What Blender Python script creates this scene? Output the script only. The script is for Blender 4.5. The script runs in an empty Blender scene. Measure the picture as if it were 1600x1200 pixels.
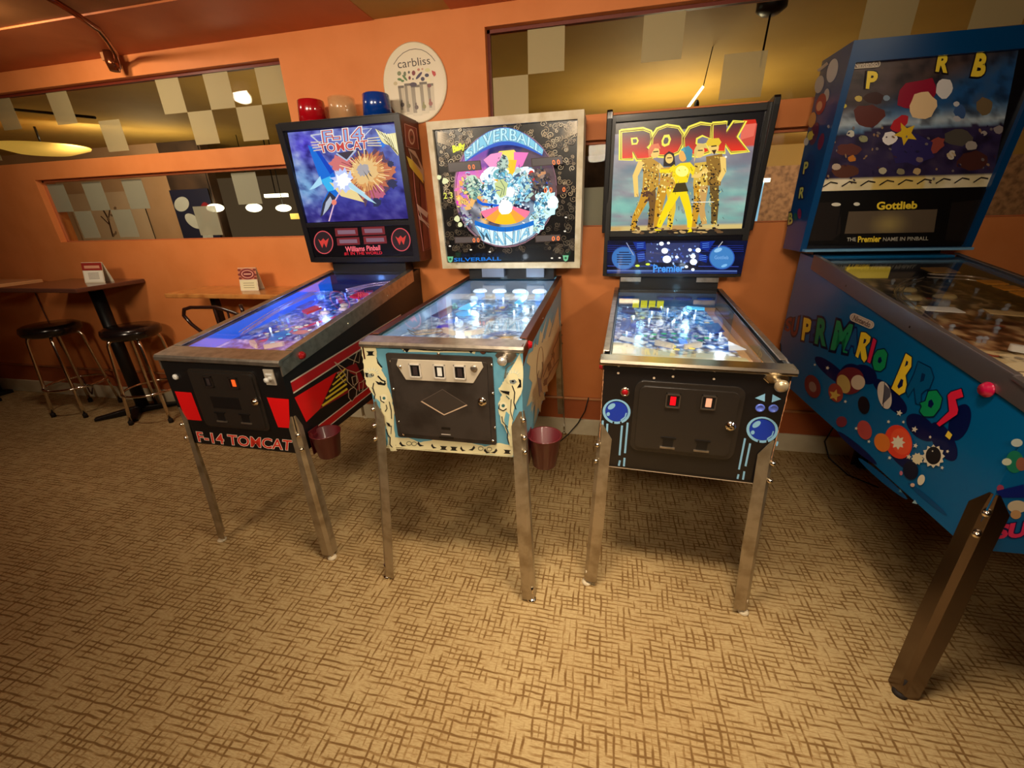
import bpy, bmesh, math, random
import numpy as np
from mathutils import Matrix, Vector, noise
from mathutils.geometry import tessellate_polygon

scene = bpy.context.scene
COL = scene.collection
rnd = random.Random(7)
PI = math.pi

# ------------------------------------------------------------ camera
CR = Vector((0.97716807, 0.21042979, -0.02935768))
CU = Vector((-0.05400988, 0.37965188, 0.92355151))
CF = Vector((-0.20548845, 0.90087943, -0.38234898))
CP = Vector((0.0, 0.0, 1.42703604))
FPX = 644.6
cam_data = bpy.data.cameras.new('camera')
cam_data.sensor_width = 36.0
cam_data.lens = FPX / 1600 * 36.0
cam_data.clip_start = 0.02
cam = bpy.data.objects.new('camera', cam_data)
COL.objects.link(cam)
cam.matrix_world = Matrix(((CR.x, CU.x, -CF.x, CP.x), (CR.y, CU.y, -CF.y, CP.y), (CR.z, CU.z, -CF.z, CP.z), (0, 0, 0, 1)))
scene.camera = cam

# ------------------------------------------------------------ view, world, lights
scene.view_settings.view_transform = 'Standard'
scene.view_settings.look = 'None'
scene.view_settings.exposure = 0.0
scene.view_settings.gamma = 1.0
scene.view_settings.use_curve_mapping = False
world = bpy.data.worlds.new('world')
scene.world = world
world.use_nodes = True
world.node_tree.nodes['Background'].inputs[0].default_value = (1.0, 0.62, 0.34, 1)
world.node_tree.nodes['Background'].inputs[1].default_value = 0.08

def lamp(name, kind, loc, energy, color, size=0.2, size_y=None, target=None, spot=None, blend=0.6, parent=None, spread=180):
    d = bpy.data.lights.new(name, kind)
    d.energy = energy
    d.color = color
    if kind == 'AREA':
        d.size = size
        d.spread = math.radians(spread)
        if size_y:
            d.shape = 'RECTANGLE'
            d.size_y = size_y
        else:
            d.shape = 'DISK'
    else:
        d.shadow_soft_size = size
    if kind == 'SPOT':
        d.spot_size = spot
        d.spot_blend = blend
    o = bpy.data.objects.new(name, d)
    o.location = loc
    if target is not None:
        o.rotation_euler = (Vector(target) - Vector(loc)).to_track_quat('-Z', 'Y').to_euler()
    COL.objects.link(o)
    if parent:
        o.parent = parent
    return o

WARM = (1.0, 0.82, 0.60)
ZL = 2.395
lamp('ceiling_light', 'AREA', (-0.30, 0.75, ZL), 8, WARM, 0.36, spread=88)
lamp('ceiling_light', 'AREA', (0.30, 0.75, ZL), 8.5, WARM, 0.36, spread=88)
lamp('ceiling_light', 'AREA', (1.9, 0.5, ZL), 9, WARM, 0.3, target=(-0.6, 1.9, 0.9), spread=75)
lamp('ceiling_light', 'AREA', (-3.0, 1.75, ZL), 17, WARM, 0.2, target=(-3.0, 2.9, .9))
lamp('ceiling_light', 'AREA', (-1.9, -0.6, ZL), 31, WARM, 0.8, target=(-1.9, 2.4, 1.75), spread=92)
lamp('ceiling_light', 'AREA', (-0.2, -0.85, ZL), 25, WARM, 0.8, target=(0.0, 2.4, 1.75), spread=92)
# the room beyond the windows
lamp('far_room_light', 'AREA', (-6.0, 5.3, 2.0), 9, (1.0, 0.80, 0.50), 0.6, target=(-6.0, 5.3, 4))
lamp('far_room_light', 'AREA', (0.6, 5.6, 1.6), 40, (1.0, 0.80, 0.50), 0.6, target=(0.6, 5.6, 4))
lamp('far_room_light', 'AREA', (-3.0, 4.2, 1.3), 15, (1.0, 0.80, 0.55), 1.2, target=(-3.0, 4.4, 4))  # broad unseen fill, added to even out the far ceiling
lamp('far_room_light', 'AREA', (-6.2, 4.6, 2.3), 22, (1.0, 0.85, 0.65), 0.4, target=(-8.0, 6.0, 1.3))
lamp('far_room_light', 'AREA', (3.6, 8.4, 2.4), 60, (1.0, 0.80, 0.60), 0.4, target=(4.6, 11.0, 1.4))

# ------------------------------------------------------------ colour and material helpers
def lin(c):
    def f(x):
        x = max(x, 0) / 255.0
        return x / 12.92 if x <= 0.04045 else ((x + 0.055) / 1.055) ** 2.4
    return (f(c[0]), f(c[1]), f(c[2]), 1.0)

def mat(name, color, rough=0.5, metal=0.0, coat=0.0, emit=None, estr=0.0, spec=0.5, alpha=None, bump=None, trans=0.0, ior=1.45):
    m = bpy.data.materials.new(name)
    m.use_nodes = True
    n = m.node_tree.nodes
    b = n['Principled BSDF']
    b.inputs['Base Color'].default_value = lin(color)
    b.inputs['Roughness'].default_value = rough
    b.inputs['Metallic'].default_value = metal
    b.inputs['Coat Weight'].default_value = coat
    b.inputs['Coat Roughness'].default_value = 0.08
    b.inputs['Specular IOR Level'].default_value = spec
    b.inputs['Transmission Weight'].default_value = trans
    b.inputs['IOR'].default_value = ior
    if emit:
        b.inputs['Emission Color'].default_value = lin(emit)
        b.inputs['Emission Strength'].default_value = estr
    if alpha is not None:
        b.inputs['Alpha'].default_value = alpha
    if bump:
        l = m.node_tree.links
        t = n.new('ShaderNodeTexCoord')
        nz = n.new('ShaderNodeTexNoise')
        nz.inputs['Scale'].default_value = bump[0]
        nz.inputs['Detail'].default_value = 4
        l.new(t.outputs['Object'], nz.inputs['Vector'])
        bp = n.new('ShaderNodeBump')
        bp.inputs['Strength'].default_value = bump[1]
        bp.inputs['Distance'].default_value = 0.01
        l.new(nz.outputs['Fac'], bp.inputs['Height'])
        l.new(bp.outputs['Normal'], b.inputs['Normal'])
        if len(bump) > 2:
            mx = n.new('ShaderNodeMix')
            mx.data_type = 'RGBA'
            mx.inputs[6].default_value = lin(color)
            mx.inputs[7].default_value = lin(bump[2])
            cr = n.new('ShaderNodeValToRGB')
            cr.color_ramp.elements[0].position = 0.42
            cr.color_ramp.elements[1].position = 0.68
            l.new(nz.outputs['Fac'], cr.inputs['Fac'])
            l.new(cr.outputs['Color'], mx.inputs[0])
            l.new(mx.outputs[2], b.inputs['Base Color'])
    return m

def glass_mat(name, tint=(255, 255, 255), ior=1.5, rough=0.01, gloss=1.0):
    m = bpy.data.materials.new(name)
    m.use_nodes = True
    nt = m.node_tree
    nt.nodes.clear()
    out = nt.nodes.new('ShaderNodeOutputMaterial')
    tr = nt.nodes.new('ShaderNodeBsdfTransparent')
    tr.inputs[0].default_value = lin(tint)
    gl = nt.nodes.new('ShaderNodeBsdfGlossy')
    gl.inputs['Roughness'].default_value = rough
    gl.inputs['Color'].default_value = (gloss, gloss, gloss, 1)
    lw = nt.nodes.new('ShaderNodeLayerWeight')
    lw.inputs[0].default_value = 0.5
    pw = nt.nodes.new('ShaderNodeMath'); pw.operation = 'POWER'; pw.inputs[1].default_value = 5.0
    f0 = ((ior - 1) / (ior + 1)) ** 2
    fr = nt.nodes.new('ShaderNodeMath'); fr.operation = 'MULTIPLY_ADD'; fr.inputs[1].default_value = 1 - f0; fr.inputs[2].default_value = f0
    nt.links.new(lw.outputs['Facing'], pw.inputs[0])
    nt.links.new(pw.outputs[0], fr.inputs[0])
    mx = nt.nodes.new('ShaderNodeMixShader')
    nt.links.new(fr.outputs[0], mx.inputs[0])
    nt.links.new(tr.outputs[0], mx.inputs[1])
    nt.links.new(gl.outputs[0], mx.inputs[2])
    nt.links.new(mx.outputs[0], out.inputs[0])
    return m

def tinted_mat(name, color, alpha=0.75, rough=0.06):
    return mat(name, color, rough=rough, coat=0.6, alpha=alpha)

def art_mat(name, emission=0.0, base=1.0, rough=0.3, coat=0.3):
    m = bpy.data.materials.new(name)
    m.use_nodes = True
    nt = m.node_tree
    b = nt.nodes['Principled BSDF']
    a = nt.nodes.new('ShaderNodeAttribute')
    a.attribute_name = 'paint'
    mul = nt.nodes.new('ShaderNodeVectorMath')
    mul.operation = 'SCALE'
    mul.inputs['Scale'].default_value = base
    nt.links.new(a.outputs['Color'], mul.inputs[0])
    nt.links.new(mul.outputs[0], b.inputs['Base Color'])
    b.inputs['Roughness'].default_value = rough
    b.inputs['Coat Weight'].default_value = coat
    b.inputs['Coat Roughness'].default_value = 0.05
    if emission > 0:
        nt.links.new(a.outputs['Color'], b.inputs['Emission Color'])
        b.inputs['Emission Strength'].default_value = emission
    return m

# ------------------------------------------------------------ object helpers
def link(name, me, mats, parent=None):
    o = bpy.data.objects.new(name, me)
    for m in (mats if isinstance(mats, (list, tuple)) else [mats]):
        me.materials.append(m)
    COL.objects.link(o)
    if parent is not None:
        o.parent = parent
    return o

def thing(name, label, cat, loc=(0, 0, 0), rz=0.0, group=None):
    o = bpy.data.objects.new(name, None)
    o.empty_display_size = 0.05
    COL.objects.link(o)
    o.location = loc
    o.rotation_euler = (0, 0, rz)
    o['label'] = label
    o['category'] = cat
    if group:
        o['group'] = group
    return o

def tag(o, label, cat, group=None):
    o['label'] = label
    o['category'] = cat
    if group:
        o['group'] = group
    return o

class MB:
    """collects shapes, then links them as one mesh object"""
    def __init__(s):
        s.v = []; s.f = []; s.m = []; s.sm = []
    def add(s, vs, fs, mi=0, smooth=False):
        o = len(s.v)
        s.v += [tuple(v) for v in vs]
        for f in fs:
            s.f.append(tuple(i + o for i in f)); s.m.append(mi); s.sm.append(smooth)
        return s
    def box(s, a, b, mi=0):
        x0, y0, z0 = a; x1, y1, z1 = b
        return s.hexa([(x0, y0, z0), (x1, y0, z0), (x1, y1, z0), (x0, y1, z0), (x0, y0, z1), (x1, y0, z1), (x1, y1, z1), (x0, y1, z1)], mi)
    def hexa(s, v, mi=0):
        return s.add(v, [(0, 3, 2, 1), (4, 5, 6, 7), (0, 1, 5, 4), (1, 2, 6, 5), (2, 3, 7, 6), (3, 0, 4, 7)], mi)
    def prism(s, poly, vec, mi=0, smooth=False):
        n = len(poly)
        vec = Vector(vec)
        p = [Vector(q) for q in poly]
        tris = tessellate_polygon([p])
        vs = p + [q + vec for q in p]
        fs = [tuple(t) for t in tris] + [tuple(i + n for i in reversed(t)) for t in tris]
        s.add(vs, fs, mi, False)
        s.add(vs, [(i, (i + 1) % n, (i + 1) % n + n, i + n) for i in range(n)], mi, smooth)
        return s
    def lathe(s, prof, c=(0, 0, 0), axis='z', n=28, mi=0, mtx=None, smooth=True):
        vs = []; fs = []
        for r, h in prof:
            for k in range(n):
                a = 2 * PI * k / n
                v = Vector((r * math.cos(a), r * math.sin(a), h))
                if axis == 'y': v = Vector((v.x, -v.z, v.y))
                elif axis == 'x': v = Vector((v.z, v.y, -v.x))
                if mtx is not None: v = mtx @ v
                vs.append(v + Vector(c))
        for j in range(len(prof) - 1):
            for k in range(n):
                k2 = (k + 1) % n
                fs.append((j * n + k, j * n + k2, (j + 1) * n + k2, (j + 1) * n + k))
        s.add(vs, fs, mi, smooth)
        if prof[0][0] > 1e-5: s.add(vs[:n], [tuple(reversed(range(n)))], mi)
        if prof[-1][0] > 1e-5: s.add(vs[-n:], [tuple(range(n))], mi)
        return s
    def tube(s, pts, r, n=8, mi=0, closed=False, radii=None):
        P = [Vector(p) for p in pts]
        m = len(P)
        vs = []; fs = []
        ref = Vector((0, 0, 1))
        prev = None
        for i, p in enumerate(P):
            if closed: t = (P[(i + 1) % m] - P[i - 1])
            else: t = P[min(i + 1, m - 1)] - P[max(i - 1, 0)]
            t.normalize()
            if prev is None:
                u = t.cross(ref)
                if u.length < 0.05: u = t.cross(Vector((0, 1, 0)))
            else:
                u = prev - t * prev.dot(t)
            u.normalize(); prev = u
            w = t.cross(u)
            rr = radii[i] if radii else r
            for k in range(n):
                a = 2 * PI * k / n
                vs.append(p + (u * math.cos(a) + w * math.sin(a)) * rr)
        rng = m if closed else m - 1
        for i in range(rng):
            j = (i + 1) % m
            for k in range(n):
                k2 = (k + 1) % n
                fs.append((i * n + k, i * n + k2, j * n + k2, j * n + k))
        s.add(vs, fs, mi, True)
        if not closed:
            s.add(vs[:n], [tuple(reversed(range(n)))], mi)
            s.add(vs[-n:], [tuple(range(n))], mi)
        return s
    def sphere(s, c, r, mi=0, n=14, sc=(1, 1, 1)):
        prof = []
        k = max(6, n // 2)
        vs = []; fs = []
        for j in range(k + 1):
            t = PI * j / k
            for i in range(n):
                a = 2 * PI * i / n
                vs.append((c[0] + r * sc[0] * math.sin(t) * math.cos(a), c[1] + r * sc[1] * math.sin(t) * math.sin(a), c[2] - r * sc[2] * math.cos(t)))
        for j in range(k):
            for i in range(n):
                fs.append((j * n + i, j * n + (i + 1) % n, (j + 1) * n + (i + 1) % n, (j + 1) * n + i))
        return s.add(vs, fs, mi, True)
    def build(s, name, mats, parent=None, bevel=0.0, seg=2):
        me = bpy.data.meshes.new(name)
        me.from_pydata(s.v, [], s.f)
        for p, mi, sm in zip(me.polygons, s.m, s.sm):
            p.material_index = mi; p.use_smooth = sm
        bm = bmesh.new(); bm.from_mesh(me)
        bmesh.ops.remove_doubles(bm, verts=bm.verts, dist=1e-6)
        bmesh.ops.recalc_face_normals(bm, faces=bm.faces)
        bm.to_mesh(me); bm.free()
        me.update()
        o = link(name, me, mats, parent)
        if bevel:
            b = o.modifiers.new('bevel', 'BEVEL')
            b.width = bevel; b.segments = seg; b.limit_method = 'ANGLE'; b.angle_limit = math.radians(50)
            b.harden_normals = False
        return o

# ------------------------------------------------------------ lettering
_glyph = {}
def glyph(text, off=0.0):
    """triangles of a line of text, normalised to the box of the plain lettering"""
    key = (text, off)
    if key in _glyph: return _glyph[key]
    def raw(o_):
        c = bpy.data.curves.new('t', 'FONT')
        c.body = text; c.offset = o_; c.resolution_u = 3
        ob = bpy.data.objects.new('t', c)
        COL.objects.link(ob)
        dg = bpy.context.evaluated_depsgraph_get()
        me = ob.evaluated_get(dg).to_mesh()
        v = [(p.co.x, p.co.y) for p in me.vertices]
        f = [tuple(p.vertices) for p in me.polygons]
        ob.evaluated_get(dg).to_mesh_clear()
        bpy.data.objects.remove(ob); bpy.data.curves.remove(c)
        return v, f
    v0, f0 = raw(0.0)
    xs = [p[0] for p in v0]; ys = [p[1] for p in v0]
    x0, x1, y0, y1 = min(xs), max(xs), min(ys), max(ys)
    v, f = (v0, f0) if off == 0 else raw(off)
    v = [((x - x0) / (x1 - x0), (y - y0) / (y1 - y0)) for x, y in v]
    _glyph[key] = (v, f)
    return v, f

# ------------------------------------------------------------ flat artwork on a real panel
def ray_dir(px, py):
    return CR * ((px - 800) / FPX) - CU * ((py - 600) / FPX) + CF

class Art:
    """flat coloured shapes on one plane; O, U, V give the plane in the parent's own axes.
    Shapes are written in photo pixels and carried onto the plane once, where they stay."""
    def __init__(s, frame, O, U, V, lift=0.0006, step=5e-5):
        s.frame = frame                       # matrix of the parent thing
        s.O = Vector(O); s.U = Vector(U).normalized(); s.V = Vector(V).normalized()
        s.N = s.U.cross(s.V).normalized()
        inv = frame.inverted()
        s.C = inv @ CP
        s.I3 = inv.to_3x3()
        s.h = lift; s.step = step
        s.v = []; s.f = []; s.c = []
        s.x0 = s.y0 = 0.0; s.s = 1.0
        s.space = 'px'
    def crop(s, x0, y0, sc):
        s.x0, s.y0, s.s, s.space = x0, y0, sc, 'px'
        return s
    def metric(s):
        s.space = 'uv'
        return s
    def to(s, p):
        if s.space == 'uv': return p
        x = s.x0 + p[0] / s.s; y = s.y0 + p[1] / s.s
        d = s.I3 @ ray_dir(x, y)
        t = (s.O - s.C).dot(s.N) / d.dot(s.N)
        q = s.C + d * t - s.O
        return (q.dot(s.U), q.dot(s.V))
    def put(s, pts, tris, cols):
        o = len(s.v)
        for p in pts: s.v.append(s.O + s.U * p[0] + s.V * p[1] + s.N * s.h)
        s.f += [tuple(i + o for i in t) for t in tris]
        s.c += cols
        s.h += s.step
    def poly(s, pts, color, e=1.0):
        q = [s.to(p) for p in pts]
        t = tessellate_polygon([[Vector((a, b, 0)) for a, b in q]])
        c = lin(color); c = (c[0] * e, c[1] * e, c[2] * e, 1)
        s.put(q, t, [c] * len(q))
        return s
    def ell(s, cx, cy, rx, ry=None, color=(255, 255, 255), rot=0.0, e=1.0, n=26):
        ry = rx if ry is None else ry
        cr, sr = math.cos(math.radians(rot)), math.sin(math.radians(rot))
        return s.poly([(cx + rx * math.cos(a) * cr - ry * math.sin(a) * sr, cy + rx * math.cos(a) * sr + ry * math.sin(a) * cr) for a in [2 * PI * k / n for k in range(n)]], color, e)
    def ring(s, cx, cy, rx, ry, w, color, rot=0.0, e=1.0, n=32):
        cr, sr = math.cos(math.radians(rot)), math.sin(math.radians(rot))
        return s.line([(cx + rx * math.cos(a) * cr - ry * math.sin(a) * sr, cy + rx * math.cos(a) * sr + ry * math.sin(a) * cr) for a in [2 * PI * k / n for k in range(n + 1)]], w, color, e)
    def line(s, pts, w, color, e=1.0):
        """w in the units of the current space"""
        c = lin(color); c = (c[0] * e, c[1] * e, c[2] * e, 1)
        pts = [Vector(p) for p in pts]
        vs = []; ts = []
        n = len(pts)
        for i in range(n):
            a = pts[max(i - 1, 0)]; b = pts[min(i + 1, n - 1)]
            t = b - a
            if t.length < 1e-9: t = Vector((1, 0))
            t.normalize()
            nn = Vector((-t.y, t.x)) * (w / 2)
            vs += [s.to(pts[i] + nn), s.to(pts[i] - nn)]
        for i in range(n - 1):
            k = 2 * i
            ts += [(k, k + 1, k + 3), (k, k + 3, k + 2)]
        s.put(vs, ts, [c] * len(vs))
        return s
    def grid(s, quad, nx, ny, fn, e=1.0):
        q = [Vector(p) for p in quad]          # TL TR BR BL
        pts = []; cols = []; ts = []
        for j in range(ny + 1):
            b = j / ny
            for i in range(nx + 1):
                a = i / nx
                p = (q[0] * (1 - a) + q[1] * a) * (1 - b) + (q[3] * (1 - a) + q[2] * a) * b
                pts.append(s.to(p))
                r = fn(a, b)
                ee = e * (r[3] if len(r) > 3 else 1)
                c = lin(r); cols.append((c[0] * ee, c[1] * ee, c[2] * ee, 1))
        for j in range(ny):
            for i in range(nx):
                k = j * (nx + 1) + i
                ts += [(k, k + nx + 1, k + nx + 2), (k, k + nx + 2, k + 1)]
        s.put(pts, ts, cols)
        return s
    def text(s, txt, quad, color, e=1.0, outline=None, bold=0.0, warp=None):
        q = [Vector(p) for p in quad] if quad else None
        def place(a, b):
            if warp: return s.to(warp(a, b))
            return s.to((q[3] * (1 - a) + q[2] * a) * (1 - b) + (q[0] * (1 - a) + q[1] * a) * b)
        for col, off in (outline or []) + [(color, bold)]:
            v, f = glyph(txt, off)
            c = lin(col); c = (c[0] * e, c[1] * e, c[2] * e, 1)
            s.put([place(a, b) for a, b in v], f, [c] * len(v))
        return s
    def star(s, cx, cy, r, color, n=5, inner=0.45, rot=0, sx=1.0, e=1.0):
        return s.poly([(cx + sx * (r if k % 2 == 0 else r * inner) * math.cos(PI * k / n + rot), cy + (r if k % 2 == 0 else r * inner) * math.sin(PI * k / n + rot)) for k in range(2 * n)], color, e)
    def build(s, name, m, parent):
        me = bpy.data.meshes.new(name)
        me.from_pydata([tuple(v) for v in s.v], [], s.f)
        at = me.color_attributes.new('paint', 'FLOAT_COLOR', 'POINT')
        at.data.foreach_set('color', [x for c in s.c for x in c])
        o = link(name, me, m, parent)
        # face the same way as the panel
        me.update()
        flip = [p.index for p in me.polygons if p.normal.dot(s.N) < 0]
        if flip:
            bm = bmesh.new(); bm.from_mesh(me); bm.faces.ensure_lookup_table()
            bmesh.ops.reverse_faces(bm, faces=[bm.faces[i] for i in flip])
            bm.to_mesh(me); bm.free()
        return o

def nz(x, y, z=0.0, o=3):
    return noise.fractal(Vector((x, y, z)), 1.0, 2.0, o)
def mixc(a, b, t):
    t = min(max(t, 0), 1)
    return tuple(a[i] * (1 - t) + b[i] * t for i in range(3))

# ------------------------------------------------------------ setting
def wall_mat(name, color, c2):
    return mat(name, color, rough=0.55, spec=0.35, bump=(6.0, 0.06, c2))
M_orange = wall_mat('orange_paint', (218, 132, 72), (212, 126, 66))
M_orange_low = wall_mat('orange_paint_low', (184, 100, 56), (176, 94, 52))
M_reveal = wall_mat('reveal_paint', (196, 114, 70), (186, 102, 60))
M_base = mat('baseboard_tan', (228, 216, 184), rough=0.5, bump=(5, 0.1, (210, 194, 158)))
M_ceil = wall_mat('ceiling_brown', (150, 96, 50), (140, 90, 46))
M_soffit = wall_mat('soffit_orange', (196, 112, 62), (188, 106, 58))
M_ochre = mat('ochre_ceiling_paint', (186, 148, 70), rough=0.7, bump=(2.0, 0.05, (176, 138, 62)))
M_trimred = mat('dark_red_trim', (110, 42, 26), rough=0.4)
M_rail = mat('chair_rail_gloss', (214, 150, 100), rough=0.18, coat=0.5)

def carpet_mat():
    m = bpy.data.materials.new('woven_carpet')
    m.use_nodes = True
    nt = m.node_tree; n = nt.nodes; l = nt.links
    b = n['Principled BSDF']
    b.inputs['Roughness'].default_value = 0.95
    b.inputs['Specular IOR Level'].default_value = 0.15
    geo = n.new('ShaderNodeNewGeometry')
    def threads(sx, sy, lo, hi, seed):
        mp = n.new('ShaderNodeMapping')
        mp.inputs['Scale'].default_value = (sx, sy, 1)
        mp.inputs['Location'].default_value = (seed, seed * 1.7, 0)
        l.new(geo.outputs['Position'], mp.inputs['Vector'])
        t = n.new('ShaderNodeTexNoise')
        t.inputs['Scale'].default_value = 1.0
        t.inputs['Detail'].default_value = 1.5
        t.inputs['Roughness'].default_value = 0.6
        l.new(mp.outputs[0], t.inputs['Vector'])
        r = n.new('ShaderNodeMapRange')
        r.inputs['From Min'].default_value = lo
        r.inputs['From Max'].default_value = hi
        l.new(t.outputs['Fac'], r.inputs['Value'])
        return r.outputs[0]
    def rows(axis, scale, mask):
        w = n.new('ShaderNodeTexWave')
        w.wave_type = 'BANDS'
        w.bands_direction = axis
        w.inputs['Scale'].default_value = scale
        w.inputs['Distortion'].default_value = 2.2
        w.inputs['Detail'].default_value = 2.0
        w.inputs['Detail Scale'].default_value = 0.7
        l.new(geo.outputs['Position'], w.inputs['Vector'])
        r = n.new('ShaderNodeMapRange')
        r.inputs['From Min'].default_value = 0.60
        r.inputs['From Max'].default_value = 0.98
        l.new(w.outputs['Fac'], r.inputs['Value'])
        k = n.new('ShaderNodeMath'); k.operation = 'MULTIPLY'
        l.new(r.outputs[0], k.inputs[0]); l.new(mask, k.inputs[1])
        return k.outputs[0]
    a = rows('Y', 17.5, threads(9, 55, 0.40, 0.60, 3.1))
    c = rows('X', 14.5, threads(60, 13, 0.46, 0.62, 9.3))
    d = threads(60, 260, 0.4, 0.8, 5.0)
    big = threads(1.7, 1.7, 0.35, 0.7, 1.0)
    mx = n.new('ShaderNodeMath'); mx.operation = 'MAXIMUM'
    l.new(a, mx.inputs[0]); l.new(c, mx.inputs[1])
    dd = n.new('ShaderNodeMath'); dd.operation = 'MULTIPLY_ADD'
    l.new(d, dd.inputs[0]); dd.inputs[1].default_value = 0.35; l.new(mx.outputs[0], dd.inputs[2])
    bg = n.new('ShaderNodeMath'); bg.operation = 'MULTIPLY_ADD'
    l.new(big, bg.inputs[0]); bg.inputs[1].default_value = 0.16; l.new(dd.outputs[0], bg.inputs[2])
    cr = n.new('ShaderNodeValToRGB')
    cr.color_ramp.elements[0].position = 0.02
    cr.color_ramp.elements[0].color = lin((196, 170, 122))
    cr.color_ramp.elements[1].position = 1.0
    cr.color_ramp.elements[1].color = lin((126, 94, 54))
    e = cr.color_ramp.elements.new(0.5); e.color = lin((160, 128, 82))
    l.new(bg.outputs[0], cr.inputs['Fac'])
    l.new(cr.outputs['Color'], b.inputs['Base Color'])
    bp = n.new('ShaderNodeBump'); bp.inputs['Strength'].default_value = 0.4; bp.inputs['Distance'].default_value = 0.004
    bp.invert = True
    l.new(dd.outputs[0], bp.inputs['Height']); l.new(bp.outputs[0], b.inputs['Normal'])
    return m

def struct(name, mb, m, parent=None, **k):
    o = mb.build(name, m, parent, **k)
    if parent is None: o['kind'] = 'structure'
    return o

YW = 2.547; WT = 0.12; XL = -7.2; XR = 4.2; ZC = 2.401
struct('floor', MB().box((XL - .2, -3.7, -0.1), (XR + .2, 8.2, 0.0)), carpet_mat())
# the back wall with its four glazed openings, as one mesh of blocks
W1 = (-7.2, -1.885, 1.862, 2.285); W2 = (-4.11, -1.885, 1.322, 1.752)
W3 = (-0.665, 4.2, 1.888, 2.305); W4 = (-0.56, 4.2, 1.343, 1.772)
wm = MB()
y0, y1 = YW, YW + WT
wm.box((XL, y0, 0.28), (XR, y1, 1.322), 0)
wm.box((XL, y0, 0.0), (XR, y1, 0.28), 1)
wm.box((XL, y0, 2.305), (XR, y1, ZC), 0)
wm.box((XL, y0, 2.285), (-0.665, y1, 2.305), 0)
wm.box((-1.885, y0, 1.322), (-0.665, y1, 2.285), 0)
wm.box((XL, y0, 1.752), (-1.885, y1, 1.862), 0)
wm.box((XL, y0, 1.322), (-4.11, y1, 1.752), 0)
wm.box((-0.665, y0, 1.322), (-0.56, y1, 1.888), 0)
wm.box((-0.56, y0, 1.772), (XR, y1, 1.888), 0)
wm.box((-0.56, y0, 1.322), (XR, y1, 1.343), 0)
struct('wall_back', wm, [M_orange, M_orange_low])
M_taupe = wall_mat('taupe_paint', (150, 138, 122), (142, 130, 114))
struct('wall_left', MB().box((XL - .15, -3.7, 0), (XL, YW + WT, ZC)), M_orange)
struct('wall_right', MB().box((XR, -3.7, 0), (XR + .15, YW + WT, ZC)), M_taupe)
struct('wall_front', MB().box((XL, -3.7, 0), (XR, -3.55, ZC)), M_taupe)
struct('ceiling', MB().box((XL, -3.7, ZC), (XR, YW + WT, ZC + .12)), M_ceil)
sf = MB()
sf.box((XL, 2.09, 2.393), (-1.27, YW, ZC))
sf.box((-0.84, 2.09, 2.393), (XR, YW, ZC))
sf.box((-1.27, 2.09, 2.393), (-0.84, 2.16, ZC))
struct('trim_1', sf, M_soffit)
struct('trim_2', MB().box((-1.269, 2.161, 2.396), (-0.841, 2.546, 2.4005)), M_ochre)
struct('baseboard_back', MB().box((XL, YW - .014, 0.0), (XR, YW, 0.118)), M_base, bevel=0.003)
struct('trim_3', MB().tube([(XL + .01, YW - .011, 0.272), (XR - .01, YW - .011, 0.272)], 0.009, 8), M_rail)

M_pane = glass_mat('window_glass', (236, 238, 232), ior=1.16)
M_frost = mat('frosted_vinyl', (190, 174, 128), rough=0.6, alpha=0.6)
M_frost2 = mat('frosted_vinyl_clear', (158, 156, 132), rough=0.6, alpha=0.72)
def window(name, rect, squares, mfr):
    x0, x1, z0, z1 = rect
    yg = 2.6
    mb = MB()
    t = 0.016
    mb.box((x0 + .001, yg - .012, z1 - t), (x1 - .001, yg + .012, z1 - .001)); mb.box((x0 + .001, yg - .012, z0 + .001), (x1 - .001, yg + .012, z0 + .006))
    mb.box((x0 + .001, yg - .012, z0), (x0 + t, yg + .012, z1)); mb.box((x1 - t, yg - .012, z0), (x1 - .001, yg + .012, z1))
    w = struct(name, mb, mfr)
    MB().box((x0 + t, yg - .003, z0 + .006), (x1 - t, yg + .003, z1 - t)).build('pane', M_pane, w)
    for a, b, c, d in squares:
        a = max(a, x0 + t)
        MB().box((a, yg - .0045, c), (b, yg - .0032, d)).build('frosted_square', M_frost if z0 > 1.5 else M_frost2, w)
ra, rb, rc = 1.900, 2.083, 2.268
qa, qb, qc = 1.346, 1.535, 1.725
window('window_1', W1, [(-4.272, -4.10, rb, rc), (-3.76, -3.58, rb, rc), (-3.40, -3.22, ra, rb), (-2.838, -2.661, rb, rc), (-2.475, -2.293, rb, rc), (-2.10, -1.917, rb, rc), (-2.661, -2.475, ra, rb), (-2.293, -2.105, ra, rb), (-4.6, -4.42, ra, rb), (-4.95, -4.77, rb, rc)], M_trimred)
window('window_2', W2, [(-4.09, -3.93, qb, qc), (-3.754, -3.574, qb, qc), (-3.384, -3.205, qb, qc), (-3.93, -3.766, qa, qb), (-3.574, -3.392, qa, qb), (-2.455, -2.265, qb, qc), (-2.84, -2.65, qa, qb)], M_reveal)
window('window_3', W3, [(-0.452, -0.262, 2.10, 2.287), (-0.644, -0.452, 1.915, 2.10), (0.118, 0.308, 2.10, 2.287), (0.504, 0.694, 1.915, 2.10), (1.06, 1.26, 2.10, 2.287), (1.47, 1.66, 2.10, 2.287), (1.9, 2.09, 1.915, 2.10)], M_trimred)
window('window_4', W4, [(-0.215, -0.023, qa, qb + .012), (-0.405, -0.215, qb + .012, qc)], M_reveal)

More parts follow.
